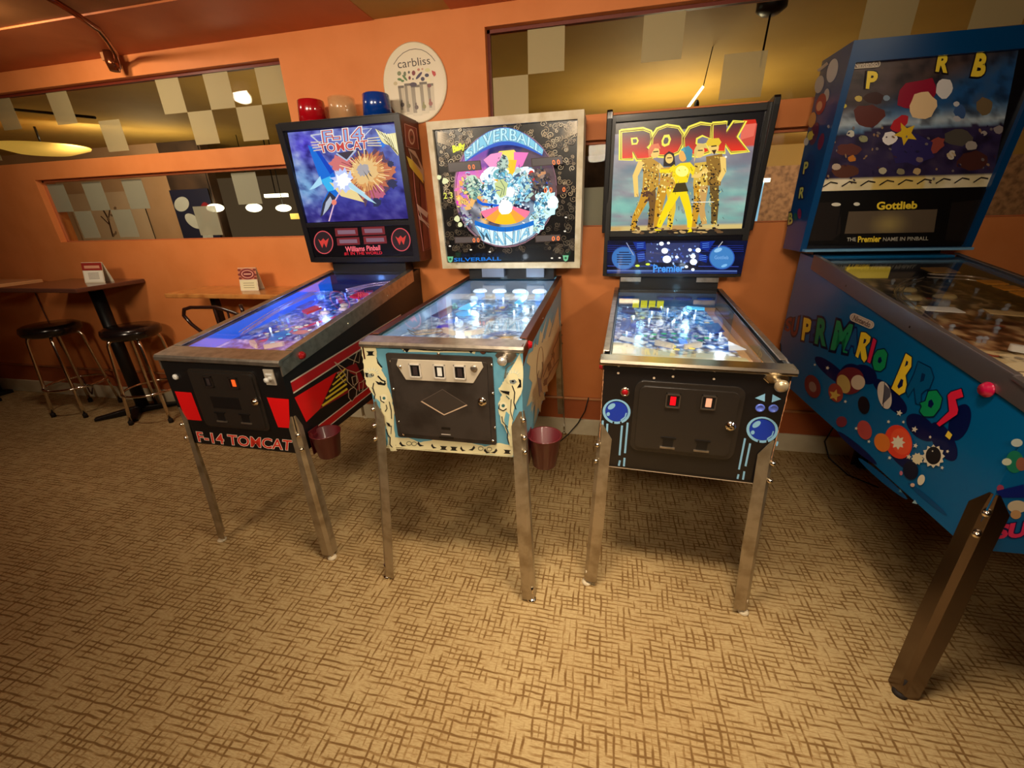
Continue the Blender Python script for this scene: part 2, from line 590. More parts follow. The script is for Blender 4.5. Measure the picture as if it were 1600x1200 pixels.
# ------------------------------------------------------------ the room beyond
M_stone = mat('far_stone_wall', (176, 134, 100), rough=0.7, bump=(9, 0.4, (120, 88, 66)))
M_farpink = mat('far_pink_wall', (214, 170, 128), rough=0.7, bump=(1.5, 0.05, (200, 156, 112)))
M_fardark = mat('far_dark_wall', (96, 72, 56), rough=0.6, bump=(2.5, 0.2, (58, 44, 36)))
M_farochre = mat('far_ochre_wall', (170, 134, 70), rough=0.7)
struct('wall_far', MB().box((-14.0, 6.05, 0), (-6.95, 6.2, 2.6), 0).box((-6.95, 11.0, 0), (0.9, 11.2, 2.6), 1).box((0.9, 11.0, 0), (9, 11.2, 2.2), 2).box((0.9, 11.0, 2.2), (9, 11.2, 2.6), 3).box((-6.95, 6.05, 0), (-6.15, 6.2, 2.6), 1), [M_farpink, M_fardark, M_stone, M_farochre])
struct('ceiling_far', MB().box((-14.0, YW + WT, 2.6), (9, 11.2, 2.7)), M_ochre)
struct('floor_far', MB().box((-14.0, 8.2, -0.1), (9, 11.2, 0)).box((-14.0, YW + WT, -.1), (XL - .2, 8.2, 0)), M_base)
M_glow = mat('lamp_glow', (255, 244, 214), emit=(255, 240, 205), estr=6)
M_glowdim = mat('lamp_glow_dim', (255, 225, 130), emit=(255, 205, 90), estr=1.2)
M_blacks = mat('black_satin', (16, 15, 16), rough=0.35)
for k, (x, z, w, h) in enumerate([(-6.03, 1.64, .16, .06), (-5.32, 1.62, .14, .06), (-4.80, 1.60, .13, .05)]):
    t = thing('bar_lamp', ['glowing oval lamp in the far room, beside the white vinyl square', 'middle glowing oval lamp of the three in the far room', 'rightmost glowing oval lamp of the three in the far room'][k], 'lamp', (x, 5.9, z), group='oval lamps in the far room')
    MB().sphere((0, 0, 0), 1, n=16, sc=(w, .06, h)).build('lamp_shade', M_glow, t)
    MB().tube([(0, 0, h * .8), (0, 0, 2.59 - z)], .006, 6).build('cord', M_blacks, t)
o = MB().box((-5.35, 6.2, 1.77), (-4.95, 6.26, 1.82), 0).box((-5.16, 6.22, 1.81), (-5.15, 6.24, 2.6), 1).build('strip_light', [M_glow, M_blacks], bevel=.01)
tag(o, 'short white strip light above the oval lamps in the far room', 'light')
o = MB().box((-4.78, 5.98, 1.44), (-4.48, 6.049, 1.52)).box((-4.635, 6.0, 1.51), (-4.625, 6.02, 2.6), 1).build('lit_sign', [M_glowdim, M_blacks], bevel=.006)
tag(o, 'small yellow lit sign on the dark far wall', 'sign')
t = thing('tube_light', 'pale blue upright light strip seen through the window between the two right pinball machines', 'light', (1.758, 5.98, 1.24))
MB().box((-.035, -.02, -1.24), (.035, .02, 0), 1).box((-.035, -.02, 0), (.035, .02, .44), 0).build('light_strip', [mat('blue_strip', (150, 200, 235), emit=(140, 195, 235), estr=1.1), M_blacks], t)
MB().box((.0, -.04, .44), (.09, .02, .48)).build('end_cap', M_glow, t)
t = thing('ceiling_fan', 'dark ceiling hub with rod seen through the upper right window', 'fan', (.905, 3.47, 2.6))
MB().lathe([(.0, -.10), (.05, -.095), (.085, -.07), (.085, -.02), (.06, 0)], n=20).build('hub', M_blacks, t)
MB().tube([(0, -.0, -.09), (-.01, -.0, -.36)], .006, 6).build('rod', M_blacks, t)
t = thing('pendant_tube', 'thin bright tube lamp slanting behind the upper right window', 'lamp', (.62, 4.3, 2.22))
MB().tube([(.085, 0, .12), (-.045, 0, -.06)], .010, 8).build('tube', M_glow, t)
MB().tube([(.085, 0, .12), (.12, 0, .38)], .004, 6).build('cord', M_blacks, t)
MB().sphere((.055, .03, -.0), .03, sc=(.7, .5, 1.3)).build('bracket', M_blacks, t)
t = thing('pendant_fixture', 'small dark track lamp behind the upper left window by the frosted squares', 'lamp', (-2.62, 3.6, 2.6))
MB().box((-.06, -.04, -.15), (.04, .04, -.001)).build('housing', M_blacks, t, bevel=.02)
MB().tube([(.04, 0, -.10), (.20, 0, -.10)], .010, 6).build('arm', M_blacks, t)
t = thing('bowl_lamp', 'large soft yellow bowl lamp behind the upper left window', 'lamp', (-6.9, 4.5, 2.34))
MB().lathe([(.0, -.08), (.25, -.06), (.44, .0), (.45, .02)], n=32).build('lamp_bowl', mat('bowl_glow', (220, 175, 90), emit=(215, 165, 70), estr=0.7), t)
MB().tube([(.0, 0, .02), (0, 0, .235)], .012, 6).build('rod', M_blacks, t)
o = MB().tube([(-6.2, 3.8, 2.585), (-5.0, 3.8, 2.42)], .014, 6).build('track_bar', M_blacks)
tag(o, 'thin dark bar slanting below the ceiling behind the upper left window', 'bar')

def wallart(name, label, x0, x1, z0, z1, y, m=None):
    t = thing(name, label, 'poster', (x0, y, z0))
    a = Art(t.matrix_basis, (0, -.012, 0), (1, 0, 0), (0, 0, 1)).metric()
    MB().box((0, -.012, 0), (x1 - x0, 0, z1 - z0)).build('board', M_blacks, t)
    return t, a
M_print = art_mat('printed_paper', rough=0.5, coat=0.1)
t, a = wallart('plant_print', 'pale wall print of a dark twig seen through the lower left window', -9.15, -7.55, 1.15, 1.95, 6.03)
a.poly([(0, 0), (1.6, 0), (1.6, .8), (0, .8)], (228, 196, 160))
a.line([(.70, .1), (.74, .4), (.68, .62)], .035, (70, 40, 26)); a.line([(.74, .38), (.86, .55)], .025, (80, 46, 30)); a.line([(.72, .3), (.6, .44)], .025, (80, 46, 30))
for k in range(14): a.ell(1.05 + rnd.uniform(-.35, .3), .35 + rnd.uniform(-.25, .3), .035, .02, (150, 120, 92), rot=rnd.uniform(0, 180))
a.build('print', M_print, t)
t, a = wallart('flower_poster', 'navy poster with white petals and one red petal behind the lower left window', -6.95, -6.2, 1.12, 1.93, 6.03)
a.poly([(0, 0), (.75, 0), (.75, .81), (0, .81)], (38, 40, 66))
for x, z, r, cc in [(.17, .60, 20, (220, 222, 212)), (.3, .34, -30, (224, 226, 216)), (.5, .1, 70, (214, 216, 208)), (.60, .46, 75, (158, 36, 46))]:
    a.ell(x, z, .16, .10, cc, rot=r)
a.build('print', M_print, t)

# ------------------------------------------------------------ wall fittings
M_bronze = mat('bronze_pipe', (120, 62, 34), rough=0.18, metal=0.8)
t = thing('conduit_lamp', 'curved glossy pipe with small bracket on the orange soffit', 'lamp', (-2.97, 2.47, 2.393))
MB().tube([(.44, -.66, .015), (.445, -.54, -.01), (.43, -.46, -.025), (.36, -.32, -.03), (.235, -.185, -.03), (.10, -.05, -.03), (.03, .01, -.05), (.01, .02, -.08)], .014, 10).build('pipe', M_bronze, t)
MB().lathe([(.026, -.10), (.034, -.06), (.03, -.0)], n=18).build('socket', M_bronze, t)
MB().box((-.06, -.012, -.045), (-.005, .02, -.001)).build('bracket', mat('bracket_tan', (176, 120, 76), rough=.4), t, bevel=.005)

# round sign
M_plate = art_mat('sign_print', rough=0.35, coat=0.3)
SIGN = thing('round_sign', 'round cream sign with lettering and drink cans on the orange wall', 'sign', (-1.07, YW - .012, 2.095))
MB().lathe([(.184, 0.0), (.186, .006), (.180, .011)], axis='y', n=64).build('plate', mat('sign_cream', (226, 214, 186), rough=.35), SIGN)
bpy.data.objects['plate'].location = (0, .0115, 0)
a = Art(SIGN.matrix_basis, (0, 0.0, 0), (1, 0, 0), (0, 0, 1), lift=.0012)
a.crop(600, 60, 8.573)
a.ell(432, 600, 385, 500, (228, 214, 188))
a.line([(130, 350), (190, 260), (260, 195), (340, 155), (420, 142), (500, 152), (570, 185), (635, 240), (685, 305)], 9, (96, 84, 68))
a.text('carbliss', [(175, 290), (610, 240), (625, 345), (190, 405)], (64, 50, 42), bold=0.0)
for x, y, rx, ry, r, c_ in [(205, 470, 26, 30, 0, (120, 128, 92)), (280, 478, 18, 34, 0, (104, 112, 84)), (210, 550, 30, 18, 10, (84, 120, 66)), (250, 570, 22, 16, 0, (84, 120, 66)), (280, 530, 14, 50, -40, (84, 120, 66)), (155, 605, 26, 26, 0, (196, 180, 140)), (335, 455, 14, 20, 0, (90, 84, 84)), (398, 465, 24, 34, 0, (126, 40, 48)), (345, 530, 16, 24, 0, (110, 30, 40)), (465, 420, 18, 18, 0, (190, 120, 100)), (515, 412, 14, 14, 0, (196, 150, 120)), (585, 425, 34, 26, 0, (214, 206, 150)), (390, 545, 10, 12, 0, (50, 40, 60)), (520, 545, 26, 28, 0, (48, 36, 70)), (575, 495, 28, 24, 0, (44, 34, 66)), (470, 500, 18, 62, 40, (56, 36, 78)), (600, 560, 26, 30, 0, (230, 222, 180))]:
    a.ell(x, y, rx, ry, c_, rot=r)
a.poly([(640, 430), (690, 450), (698, 490), (675, 515), (650, 480)], (190, 48, 44))
for x0, yt, x1, yb, w, cc in [(228, 650, 268, 1000, 78, (196, 182, 158)), (315, 620, 350, 1025, 84, (202, 188, 164)), (420, 640, 455, 1040, 120, (216, 204, 180)), (525, 600, 560, 1010, 100, (210, 198, 172)), (620, 620, 650, 970, 80, (200, 186, 162))]:
    a.poly([(x0 - w / 2, yt), (x0 + w / 2, yt - 6), (x1 + w / 2, yb - 8), (x1 - w / 2, yb)], cc)
    a.poly([(x0 - w / 2, yt), (x0 - w / 2 + w * .45, yt - 3), (x1 - w / 2 + w * .45, yb - 40), (x1 - w / 2 + 3, yb - 40)], mixc(cc, (90, 78, 66), .55))
    a.poly([(x0 - w / 2, yt - 12), (x0 + w / 2, yt - 18), (x0 + w / 2 + 3, yt + 14), (x0 - w / 2 + 3, yt + 20)], (104, 92, 80))
a.ell(395, 620, 48, 30, (66, 44, 66)); a.ell(610, 635, 26, 26, (110, 40, 40))
for x, y, c_ in [(250, 890, (70, 56, 50)), (335, 905, (120, 110, 80)), (440, 925, (84, 60, 54)), (542, 915, (130, 124, 60)), (628, 875, (140, 56, 44))]:
    a.ell(x, y, 26, 30, c_); a.ell(x - 8, y - 40, 10, 26, c_)
a.build('sign_print', M_plate, SIGN)

# ------------------------------------------------------------ left side furniture
M_tabdark = mat('dark_table_top', (92, 56, 44), rough=0.22, coat=0.4)
M_tabwood = mat('honey_wood_top', (200, 134, 70), rough=0.3, coat=0.3, bump=(14, 0.05, (170, 104, 50)))
M_castblack = mat('cast_black', (18, 15, 15), rough=0.4)
t = thing('bar_table', 'dark square bar table on a black cross base between the two stools', 'table', (-3.79, 2.33, 0))
MB().box((-.37, -.24, 1.02), (.37, .212, 1.05)).build('tabletop', M_tabdark, t, bevel=.006)
MB().tube([(.12, .03, .04), (.12, .03, 1.0)], .042, 16).box((.02, -.07, 1.0), (.22, .13, 1.02)).build('column', M_castblack, t)
b = MB()
for ang in (44, -46):
    ca, sa = math.cos(math.radians(ang)), math.sin(math.radians(ang))
    L_ = .27 if ang > 0 else .21
    for sg in (-1, 1):
        w = .026
        ex, ey = .10 + ca * L_ * sg, sa * L_ * sg
        px_, py_ = -sa * w, ca * w
        b.hexa([(.10 - px_, -py_, 0.005), (ex - px_, ey - py_, 0.005), (ex + px_, ey + py_, 0.005), (.10 + px_, py_, 0.005), (.10 - px_, -py_, .06), (ex - px_, ey - py_, .025), (ex + px_, ey + py_, .025), (.10 + px_, py_, .06)])
b.build('base', M_castblack, t, bevel=.004)
t = thing('wall_table', 'honey coloured wooden table against the wall behind the jet fighter pinball machine', 'table', (-2.35, 2.38, 0))
MB().box((-.52, -.16, .97), (.52, .16, 1.0)).build('tabletop', M_tabwood, t, bevel=.006)
for x in (-.30, .30):
    MB().box((x - .02, -.02, .02), (x + .02, .02, .97)).box((x - .025, -.15, 0), (x + .025, .13, .02)).build('leg', M_castblack, t)
t = thing('corner_table', 'pale topped table at the far left edge of the photo', 'table', (-4.9, 2.3, 0))
MB().box((-.60, -.2, 1.022), (.51, .2, 1.052)).build('tabletop', mat('pale_table_edge', (206, 150, 100), rough=.3, coat=.3), t, bevel=.006)
MB().tube([(-.55, 0, .02), (-.55, 0, 1.02)], .04, 16).build('column', M_castblack, t)
MB().box((-.75, -.03, 0), (-.35, .03, .03)).box((-.59, -.2, 0), (-.51, .2, .029)).build('base', M_castblack, t)

M_vinyl = mat('black_vinyl', (24, 16, 15), rough=0.22, coat=0.5)
M_chrome = mat('chrome', (226, 214, 200), rough=0.12, metal=1.0)
M_rubber = mat('dark_rubber', (36, 28, 24), rough=0.7)
def stool(label, loc, rz):
    t = thing('bar_stool', label, 'stool', loc, rz, 'chrome bar stools with black seats')
    MB().lathe([(.0, .655), (.15, .657), (.174, .674), (.181, .70), (.174, .728), (.148, .741), (0, .745)], n=36).build('seat', M_vinyl, t)
    MB().lathe([(.13, .652), (.135, .664), (0.0, .664)], n=30).build('seat_ring', M_chrome, t)
    for k in range(4):
        a_ = PI / 4 + k * PI / 2
        c_, s_ = math.cos(a_), math.sin(a_)
        pr = [(.08, .655), (.12, .656), (.145, .645), (.155, .62), (.168, .45), (.185, .24), (.205, .03)]
        lg = MB().tube([(c_ * r, s_ * r, z) for r, z in pr], .0115, 10).build('leg', M_chrome, t)
        MB().lathe([(.016, 0), (.016, .03), (.012, .036)], c=(c_ * .207, s_ * .207, 0), n=12).build('foot_cap', M_rubber, lg)
    MB().tube([(.19 * math.cos(2 * PI * k / 40), .19 * math.sin(2 * PI * k / 40), .245) for k in range(40)], .0095, 8, closed=True).build('foot_ring', M_chrome, t)
    return t
stool('black round bar stool left of the table column', (-4.205, 2.31, 0), .12)
stool('black round bar stool between the table column and the jet fighter pinball machine', (-3.42, 2.32, 0), .3)

t = thing('wire_chair', 'dark bent metal chair back under the honey wooden table', 'chair', (-2.37, 2.06, 0), 0)
M_dkmetal = mat('dark_brown_metal', (44, 22, 18), rough=0.25, coat=0.3)
fr = MB()
pts = [(-.10, .02, .46), (-.08, .02, .62), (-.09, .02, .72), (-.12, .03, .77), (-.20, .035, .83), (-.245, .04, .885), (-.225, .04, .925), (-.17, .04, .938), (.02, .04, .942), (.08, .04, .93), (.16, .04, .905), (.205, .035, .888), (.225, .03, .905), (.22, .03, .965)]
fr.tube(pts, .011, 10)
fr.build('back_frame', M_dkmetal, t)
MB().tube([(.01, .04, .94), (.04, .02, .46)], .006, 8).tube([(.10, .04, .92), (.115, .02, .46)], .006, 8).build('back_rods', M_dkmetal, t)
MB().lathe([(0, .44), (.17, .44), (.19, .455), (.18, .47), (0, .475)], c=(0.03, .19, 0), n=28).build('seat', M_tabwood, t)
for x, y in ((-.09, .08), (.15, .08), (-.09, .30), (.15, .30)):
    MB().tube([(x, y, .445), (x * 1.25, y + (.03 if y > .2 else -.03), .0)], .010, 8).build('leg', M_dkmetal, t)

def menu(label, loc, w, h, kind, rz=0.0):
    t = thing('menu_card', label, 'menu', loc, rz, 'folded menu cards on the tables')
    M_card = mat('card_white', (222, 210, 184), rough=.5)
    MB().hexa([(-w / 2, -.03, 0), (w / 2, -.03, 0), (w / 2, -.027, 0), (-w / 2, -.027, 0), (-w / 2, -.004, h), (w / 2, -.004, h), (w / 2, -.001, h), (-w / 2, -.001, h)]).build('front_panel', M_card, t)
    MB().hexa([(-w / 2, .035, 0), (w / 2, .035, 0), (w / 2, .038, 0), (-w / 2, .038, 0), (-w / 2, 0, h), (w / 2, 0, h), (w / 2, .003, h), (-w / 2, .003, h)]).build('back_panel', M_card, t)
    a = Art(t.matrix_basis, (-w / 2, -.0302, 0), (1, 0, 0), (0, .026 / h, 1), lift=.0006).metric()
    if kind == 0:
        a.poly([(0, h * .62), (w, h * .62), (w, h), (0, h)], (150, 40, 32))
        a.poly([(w * .12, h * .72), (w * .88, h * .72), (w * .88, h * .86), (w * .12, h * .86)], (214, 150, 120))
        a.poly([(w * .05, h * .05), (w * .95, h * .05), (w * .95, h * .6), (w * .05, h * .6)], (240, 232, 214))
        for k in range(5): a.line([(w * .25, h * (.2 + .07 * k)), (w * .78, h * (.22 + .07 * k))], h * .03, (150, 140, 126))
    else:
        a.poly([(0, h * .5), (w, h * .5), (w, h), (0, h)], (196, 120, 84))
        a.ell(w * .5, h * .74, w * .42, h * .24, (120, 22, 24)); a.ell(w * .5, h * .74, w * .34, h * .18, (214, 150, 130)); a.ell(w * .5, h * .74, w * .28, h * .14, (110, 16, 18))
        a.line([(w * .3, h * .74), (w * .7, h * .74)], h * .05, (226, 176, 150))
        for x_, z_ in ((.08, .92), (.92, .92), (.08, .56), (.92, .56), (.93, .7), (.06, .72)): a.ell(w * x_, h * z_, w * .09, h * .05, (120, 40, 30))
        a.poly([(w * .05, h * .04), (w * .95, h * .04), (w * .95, h * .46), (w * .05, h * .46)], (226, 216, 176))
        for k in range(3): a.line([(w * .2, h * (.14 + .1 * k)), (w * .8, h * (.14 + .1 * k))], h * .03, (160, 150, 116))
    a.build('front_print', M_print, t)
menu('red and white folded menu card on the dark bar table', (-3.60, 2.36, 1.0505), .165, .14, 0, .1)
menu('small menu card with dark red oval on the honey wooden table', (-2.315, 2.38, 1.0005), .125, .145, 1, .15)

M_cord = mat('cord_brown', (70, 36, 22), rough=.5)
pts = []
for k in range(14):
    f_ = k / 13
    pts.append((-4.6 + .10 * f_ ** 2 - .02 * math.sin(f_ * 3), YW - .012, 1.0 - .90 * f_))
pts += [(-4.47, YW - .03, .06), (-4.42, YW - .05, .045), (-4.40, YW - .04, .10)]
o = MB().tube(pts, .005, 6).build('hanging_cord', M_cord)
tag(o, 'thin brown cord hanging down the wall behind the left stool', 'cord')
o = MB().box((-5.72, 2.36, 0), (-5.585, 2.52, .18)).build('floor_box', M_castblack, bevel=.008)
tag(o, 'low black box on the floor at the far left edge', 'box')
pts = [(-.06, 2.50, .30), (-.08, 2.50, .2), (-.12, 2.48, .12), (-.18, 2.44, .05), (-.25, 2.36, .012), (-.34, 2.3, .008), (-.42, 2.34, .008)]
o = MB().tube(pts, .004, 6).build('power_cord', M_castblack)
tag(o, 'black power cord curling to the floor behind the light blue machine and its bucket', 'cord')
pts = [(1.42, 2.47, .30), (1.36, 2.48, .22), (1.33, 2.47, .12), (1.35, 2.42, .04), (1.40, 2.3, .008), (1.5, 2.2, .008)]
o = MB().tube(pts, .004, 6).build('power_cord', M_castblack)
tag(o, 'black power cord hanging behind the unlit blue machine', 'cord')

# ------------------------------------------------------------ pinball machines
M_steel = mat('worn_steel', (200, 190, 176), rough=0.30, metal=.9, bump=(30, 0.05, (170, 160, 146)))
M_legsteel = mat('leg_steel', (186, 172, 146), rough=0.36, metal=.75, bump=(18, 0.08, (156, 140, 112)))
M_bolt = mat('bolt_steel', (240, 232, 216), rough=0.12, metal=1.0)
M_white_rubber = mat('white_foot_pad', (224, 208, 176), rough=0.6)
M_black = mat('cabinet_black', (20, 18, 18), rough=0.4, coat=0.25)
M_doorblack = mat('door_black', (42, 37, 33), rough=0.25, coat=0.6, bump=(60, 0.1))
M_red = mat('button_red', (176, 20, 30), rough=0.25, coat=0.5)
M_gl = glass_mat('playfield_glass', ior=1.45, rough=0.02)
M_wood_in = mat('inside_wood', (150, 110, 70), rough=.5)

def hexcol(h): return tuple(int(h[i:i + 2], 16) for i in (0, 2, 4))

class Machine:
    def __init__(s, name_label, loc, rz, zt, zo, L, zr, Lt, W, group, fy=-.045, rail_h=.07, rail_mat=None, side_mat=None, in_mat=None):
        s.t = thing('pinball_machine', name_label, 'pinball machine', loc, rz, group)
        s.zt, s.zo, s.L, s.zr, s.Lt, s.hw, s.fy = zt, zo, L, zr, Lt, W / 2, fy
        s.sl = (zr - zt) / L
        s.rail_h = rail_h
        s.fr = s.t.matrix_basis.copy()
    def zg(s, y): return s.zt + s.sl * y
    def cabinet(s, m_out, m_in, m_front=None):
        hw = s.hw; w = .018; zt = s.zt - .012
        mb = MB()
        zb = s.zo
        for sx in (-1, 1):
            xa, xb = sx * hw, sx * (hw - w)
            prof = [(0.0, zb), (s.Lt, zb), (s.Lt, s.zr + .0), (s.L, s.zr - .012), (0.0, zt)]
            mb.prism([(xa, y, z) for y, z in prof], (xb - xa - sx * .0 + sx * .0, 0, 0), 0)
            mb.prism([(xb, y, z) for y, z in [(w, zb + w), (s.L, zb + w), (s.L, s.zr - .02), (w, s.zg(w) - .02)]], (-sx * .002, 0, 0), 1)
        mb.box((-hw + w, 0, zb), (hw - w, w, zt - .01), 0)
        mb.box((-hw + w, w, zb), (hw - w, s.Lt, zb + w), 0)
        mb.box((-hw + w, s.Lt - w, zb + w), (hw - w, s.Lt, s.zr), 0)
        mb.box((-hw + w, s.L, s.zr - .012), (hw - w, s.Lt - w, s.zr), 0)
        s.cab = mb.build('cabinet', [m_out, m_in], s.t)
    def lockbar(s, m, depth=.075, h=.045, over=.008):
        hw = s.hw + over
        z = s.zt
        prof = [(-.012, z - h), (-.016, z - h + .004), (-.016, z - .008), (-.010, z), (depth, s.zg(depth) + .002), (depth, s.zg(depth) - .008), (.006, z - .012), (.002, z - h)]
        MB().prism([(-hw, y, zz) for y, zz in prof], (2 * hw, 0, 0)).build('lockbar', m, s.t, bevel=.003)
    def rails(s, m, h=None, wtop=.028, y0=.0, front_drop=0.0, rear=None):
        h = s.rail_h if h is None else h
        for sx in (-1, 1):
            x0 = sx * (s.hw + .0005); x1 = sx * (s.hw + .006); xi = sx * (s.hw - wtop)
            yE = s.L + .02 if rear is None else rear
            pr = [(y0 - .004, s.zg(0) - h - front_drop), (y0 + .10, s.zg(.10) - h * .95), (yE, s.zg(yE) - h), (yE, s.zg(yE) + .001), (y0 - .004, s.zg(0) + .001)]
            mb = MB().prism([(x0, y, z) for y, z in pr], (x1 - x0, 0, 0))
            q = [(.076, s.zg(.076) - .001), (yE, s.zg(yE) - .001), (yE, s.zg(yE) + .004), (.076, s.zg(.076) + .004)]
            mb.prism([(x1, y, z) for y, z in q], (xi - x1, 0, 0))
            r = mb.build('side_rail', m, s.t, bevel=.0015)
            for yy in (.45, .85):
                MB().lathe([(.004, 0), (.003, .002), (0, .003)], c=(x1, yy, s.zg(yy) - h * .6), axis='x' if sx > 0 else 'x', n=10).build('rail_screw', M_bolt, r)
    def glass(s, rear_gap=.0):
        y0, y1 = .076, s.L - .01
        hw = s.hw - .026
        z = lambda y: s.zg(y) - .004
        MB().hexa([(-hw, y0, z(y0) - .003), (hw, y0, z(y0) - .003), (hw, y1, z(y1) - .003), (-hw, y1, z(y1) - .003), (-hw, y0, z(y0)), (hw, y0, z(y0)), (hw, y1, z(y1)), (-hw, y1, z(y1))]).build('playfield_glass', M_gl, s.t)
    def legs(s, m=None, bolts=((.09, 0), (.025, 0)), peak=.165, foot_mat=None, fx=.022, fw=.045, gap=.012):
        FW = fw
        m = m or M_legsteel
        zt = s.zo + peak
        for fy_, sy, yc in ((s.fy, -1, 0.0), (s.Lt + .02, 1, s.Lt)):
            for sx in (-1, 1):
                X = lambda x, f: sx * (s.hw + .004 + f * fx + x)       # f: 0 at the top, 1 at the floor
                mb = MB()
                zs = [zt, zt - .055, s.zo - .0, .30, gap]
                fw = [.014, FW, FW, max(FW * 1.1, .048), max(FW, .047)]
                rows = []
                for z, w in zip(zs, fw):
                    f = (zt - z) / (zt - gap)
                    xo = s.hw + .003 + f * fx
                    yo = (yc + sy * .003) + f * (fy_ - yc)
                    ch = min(.013, w * .6)
                    o = [(xo - w, yo), (xo - ch, yo), (xo, yo - sy * ch), (xo, yo - sy * w)]
                    th = .0032
                    inn = [(xo - w, yo - sy * th), (xo - ch - th * .4, yo - sy * th), (xo - th, yo - sy * (ch + th * .4)), (xo - th, yo - sy * w)]
                    rows.append([(sx * x, y, z) for x, y in o + inn[::-1]])
                vs = [v for r in rows for v in r]
                fs = []
                for j in range(len(rows) - 1):
                    for k in range(8):
                        fs.append((j * 8 + k, j * 8 + (k + 1) % 8, (j + 1) * 8 + (k + 1) % 8, (j + 1) * 8 + k))
                fs += [(0, 1, 6, 7), (1, 2, 5, 6), (2, 3, 4, 5)]
                b_ = (len(rows) - 1) * 8
                fs += [(b_, b_ + 7, b_ + 6, b_ + 1), (b_ + 1, b_ + 6, b_ + 5, b_ + 2), (b_ + 2, b_ + 5, b_ + 4, b_ + 3)]
                mb.add(vs, fs)
                lg = mb.build('leg', m, s.t)
                lx = sx * (s.hw + fx - .008); ly = fy_ - sy * .012
                MB().lathe([(.007, .010), (.007, .07)], c=(lx, ly, 0), n=10).lathe([(.019, 0.0), (.020, .006), (.013, .012), (0, .014)], c=(lx, ly, 0), n=18).build('levelling_foot', foot_mat or M_bolt, lg)
                for dz, _ in bolts:
                    z = s.zo + dz
                    f = (zt - z) / (zt - gap)
                    c_ = Vector((sx * (s.hw + .002 + f * fx), yc + sy * .003 + f * (fy_ - yc), z))
                    dirv = Vector((sx, sy, 0)).normalized()
                    q = Vector((0, 0, 1)).rotation_difference(dirv).to_matrix()
                    MB().lathe([(.0085, -.010), (.0085, .002), (.006, .006), (0, .007)], c=c_, mtx=q, n=12).build('leg_bolt', M_bolt, lg)
    def px_front(s, x, y, yy=0.0):
        inv = s.fr.inverted(); C = inv @ CP; d = inv.to_3x3() @ ray_dir(x, y)
        t = (yy - C.y) / d.y
        q = C + d * t
        return q.x, q.z
    def px_side(s, x, y, xx):
        inv = s.fr.inverted(); C = inv @ CP; d = inv.to_3x3() @ ray_dir(x, y)
        t = (xx - C.x) / d.x
        q = C + d * t
        return q.y, q.z
    def front_art(s, y=0.0):
        return Art(s.fr, (0, y, 0), (1, 0, 0), (0, 0, 1))
    def side_art(s, sx):
        return Art(s.fr, (sx * s.hw, 0, 0), (0, sx, 0), (0, 0, 1))
    def flipper_buttons(s, y, z=None, m=None, r=.014):
        for sx in (-1, 1):
            zz = s.zg(y) - s.rail_h * .55 if z is None else z
            prof = [(r * 1.25, 0.0), (r * 1.25, .004), (r, .0045), (r * .95, .012), (0, .013)] 
            q = Vector((0, 0, 1)).rotation_difference(Vector((sx, 0, 0))).to_matrix()
            MB().lathe(prof, c=(sx * (s.hw + .006), y, zz), mtx=q, n=20).build('flipper_button', m or M_red, s.t)
    # ---- backbox
    def head(s, wb, zb, zh, by, ty, yb, m_body, border, m_frame, lean=.014, name='backbox', split=None, border_top=None, border_bot=None, neck=.44, wt=None):
        hb = wb / 2
        ht = (wt or wb) / 2
        zmid = zb
        s.hd = dict(hb=hb, zb=zb, zh=zh, by=by, ty=ty)
        yf = lambda z: by + (ty - by) * (z - zb) / (zh - zb)
        xf = lambda z: hb + (ht - hb) * (z - zb) / (zh - zb)
        s.yf, s.xf = yf, xf
        mb = MB()
        r = .02
        mb.hexa([(-hb, by + r, zb), (hb, by + r, zb), (hb, yb, zb), (-hb, yb, zb), (-ht, ty + r, zh), (ht, ty + r, zh), (ht, yb, zh), (-ht, yb, zh)])
        s.box = mb.build(name, m_body, s.t)
        n_ = MB().box((-neck / 2, by + .045, s.zr - .001), (neck / 2, min(yb, s.Lt) - .02, zb + .001))
        n_.build('backbox_neck', M_black, s.t)
        bt = border_top or border; bb = border_bot or border
        mb = MB()
        d = r + .001
        def bar(xa0, xa1, z0, z1, slant=True):
            mb.hexa([(xa0(z0), yf(z0), z0), (xa1(z0), yf(z0), z0), (xa1(z0), yf(z0) + d, z0), (xa0(z0), yf(z0) + d, z0), (xa0(z1), yf(z1), z1), (xa1(z1), yf(z1), z1), (xa1(z1), yf(z1) + d, z1), (xa0(z1), yf(z1) + d, z1)])
        bar(lambda z: -xf(z), lambda z: -xf(z) + border, zb, zh)
        bar(lambda z: xf(z) - border, lambda z: xf(z), zb, zh)
        bar(lambda z: -xf(z) + border, lambda z: xf(z) - border, zh - bt, zh)
        bar(lambda z: -xf(z) + border, lambda z: xf(z) - border, zb, zb + bb)
        if split:
            bar(lambda z: -xf(z) + border, lambda z: xf(z) - border, split[0], split[1])
        s.frm = mb.build('backbox_frame', m_frame, s.box, bevel=.002)
        nrm = Vector((0, zh - zb, -(ty - by)))
        s.headO = (0, by + r, zb)
        s.headV = (0, ty - by, zh - zb)
    def head_base(s, a, col=(14, 12, 14)):
        a.metric()
        h = Vector((s.hd['ty'] - s.hd['by'], s.hd['zh'] - s.hd['zb'])).length
        i = .006
        w = s.hd['hb'] - i
        a.poly([(-w, i), (w, i), (w, h - i), (-w, h - i)], col)
    def head_art(s, lift=.0012):
        return Art(s.fr, s.headO, (1, 0, 0), s.headV, lift=lift)
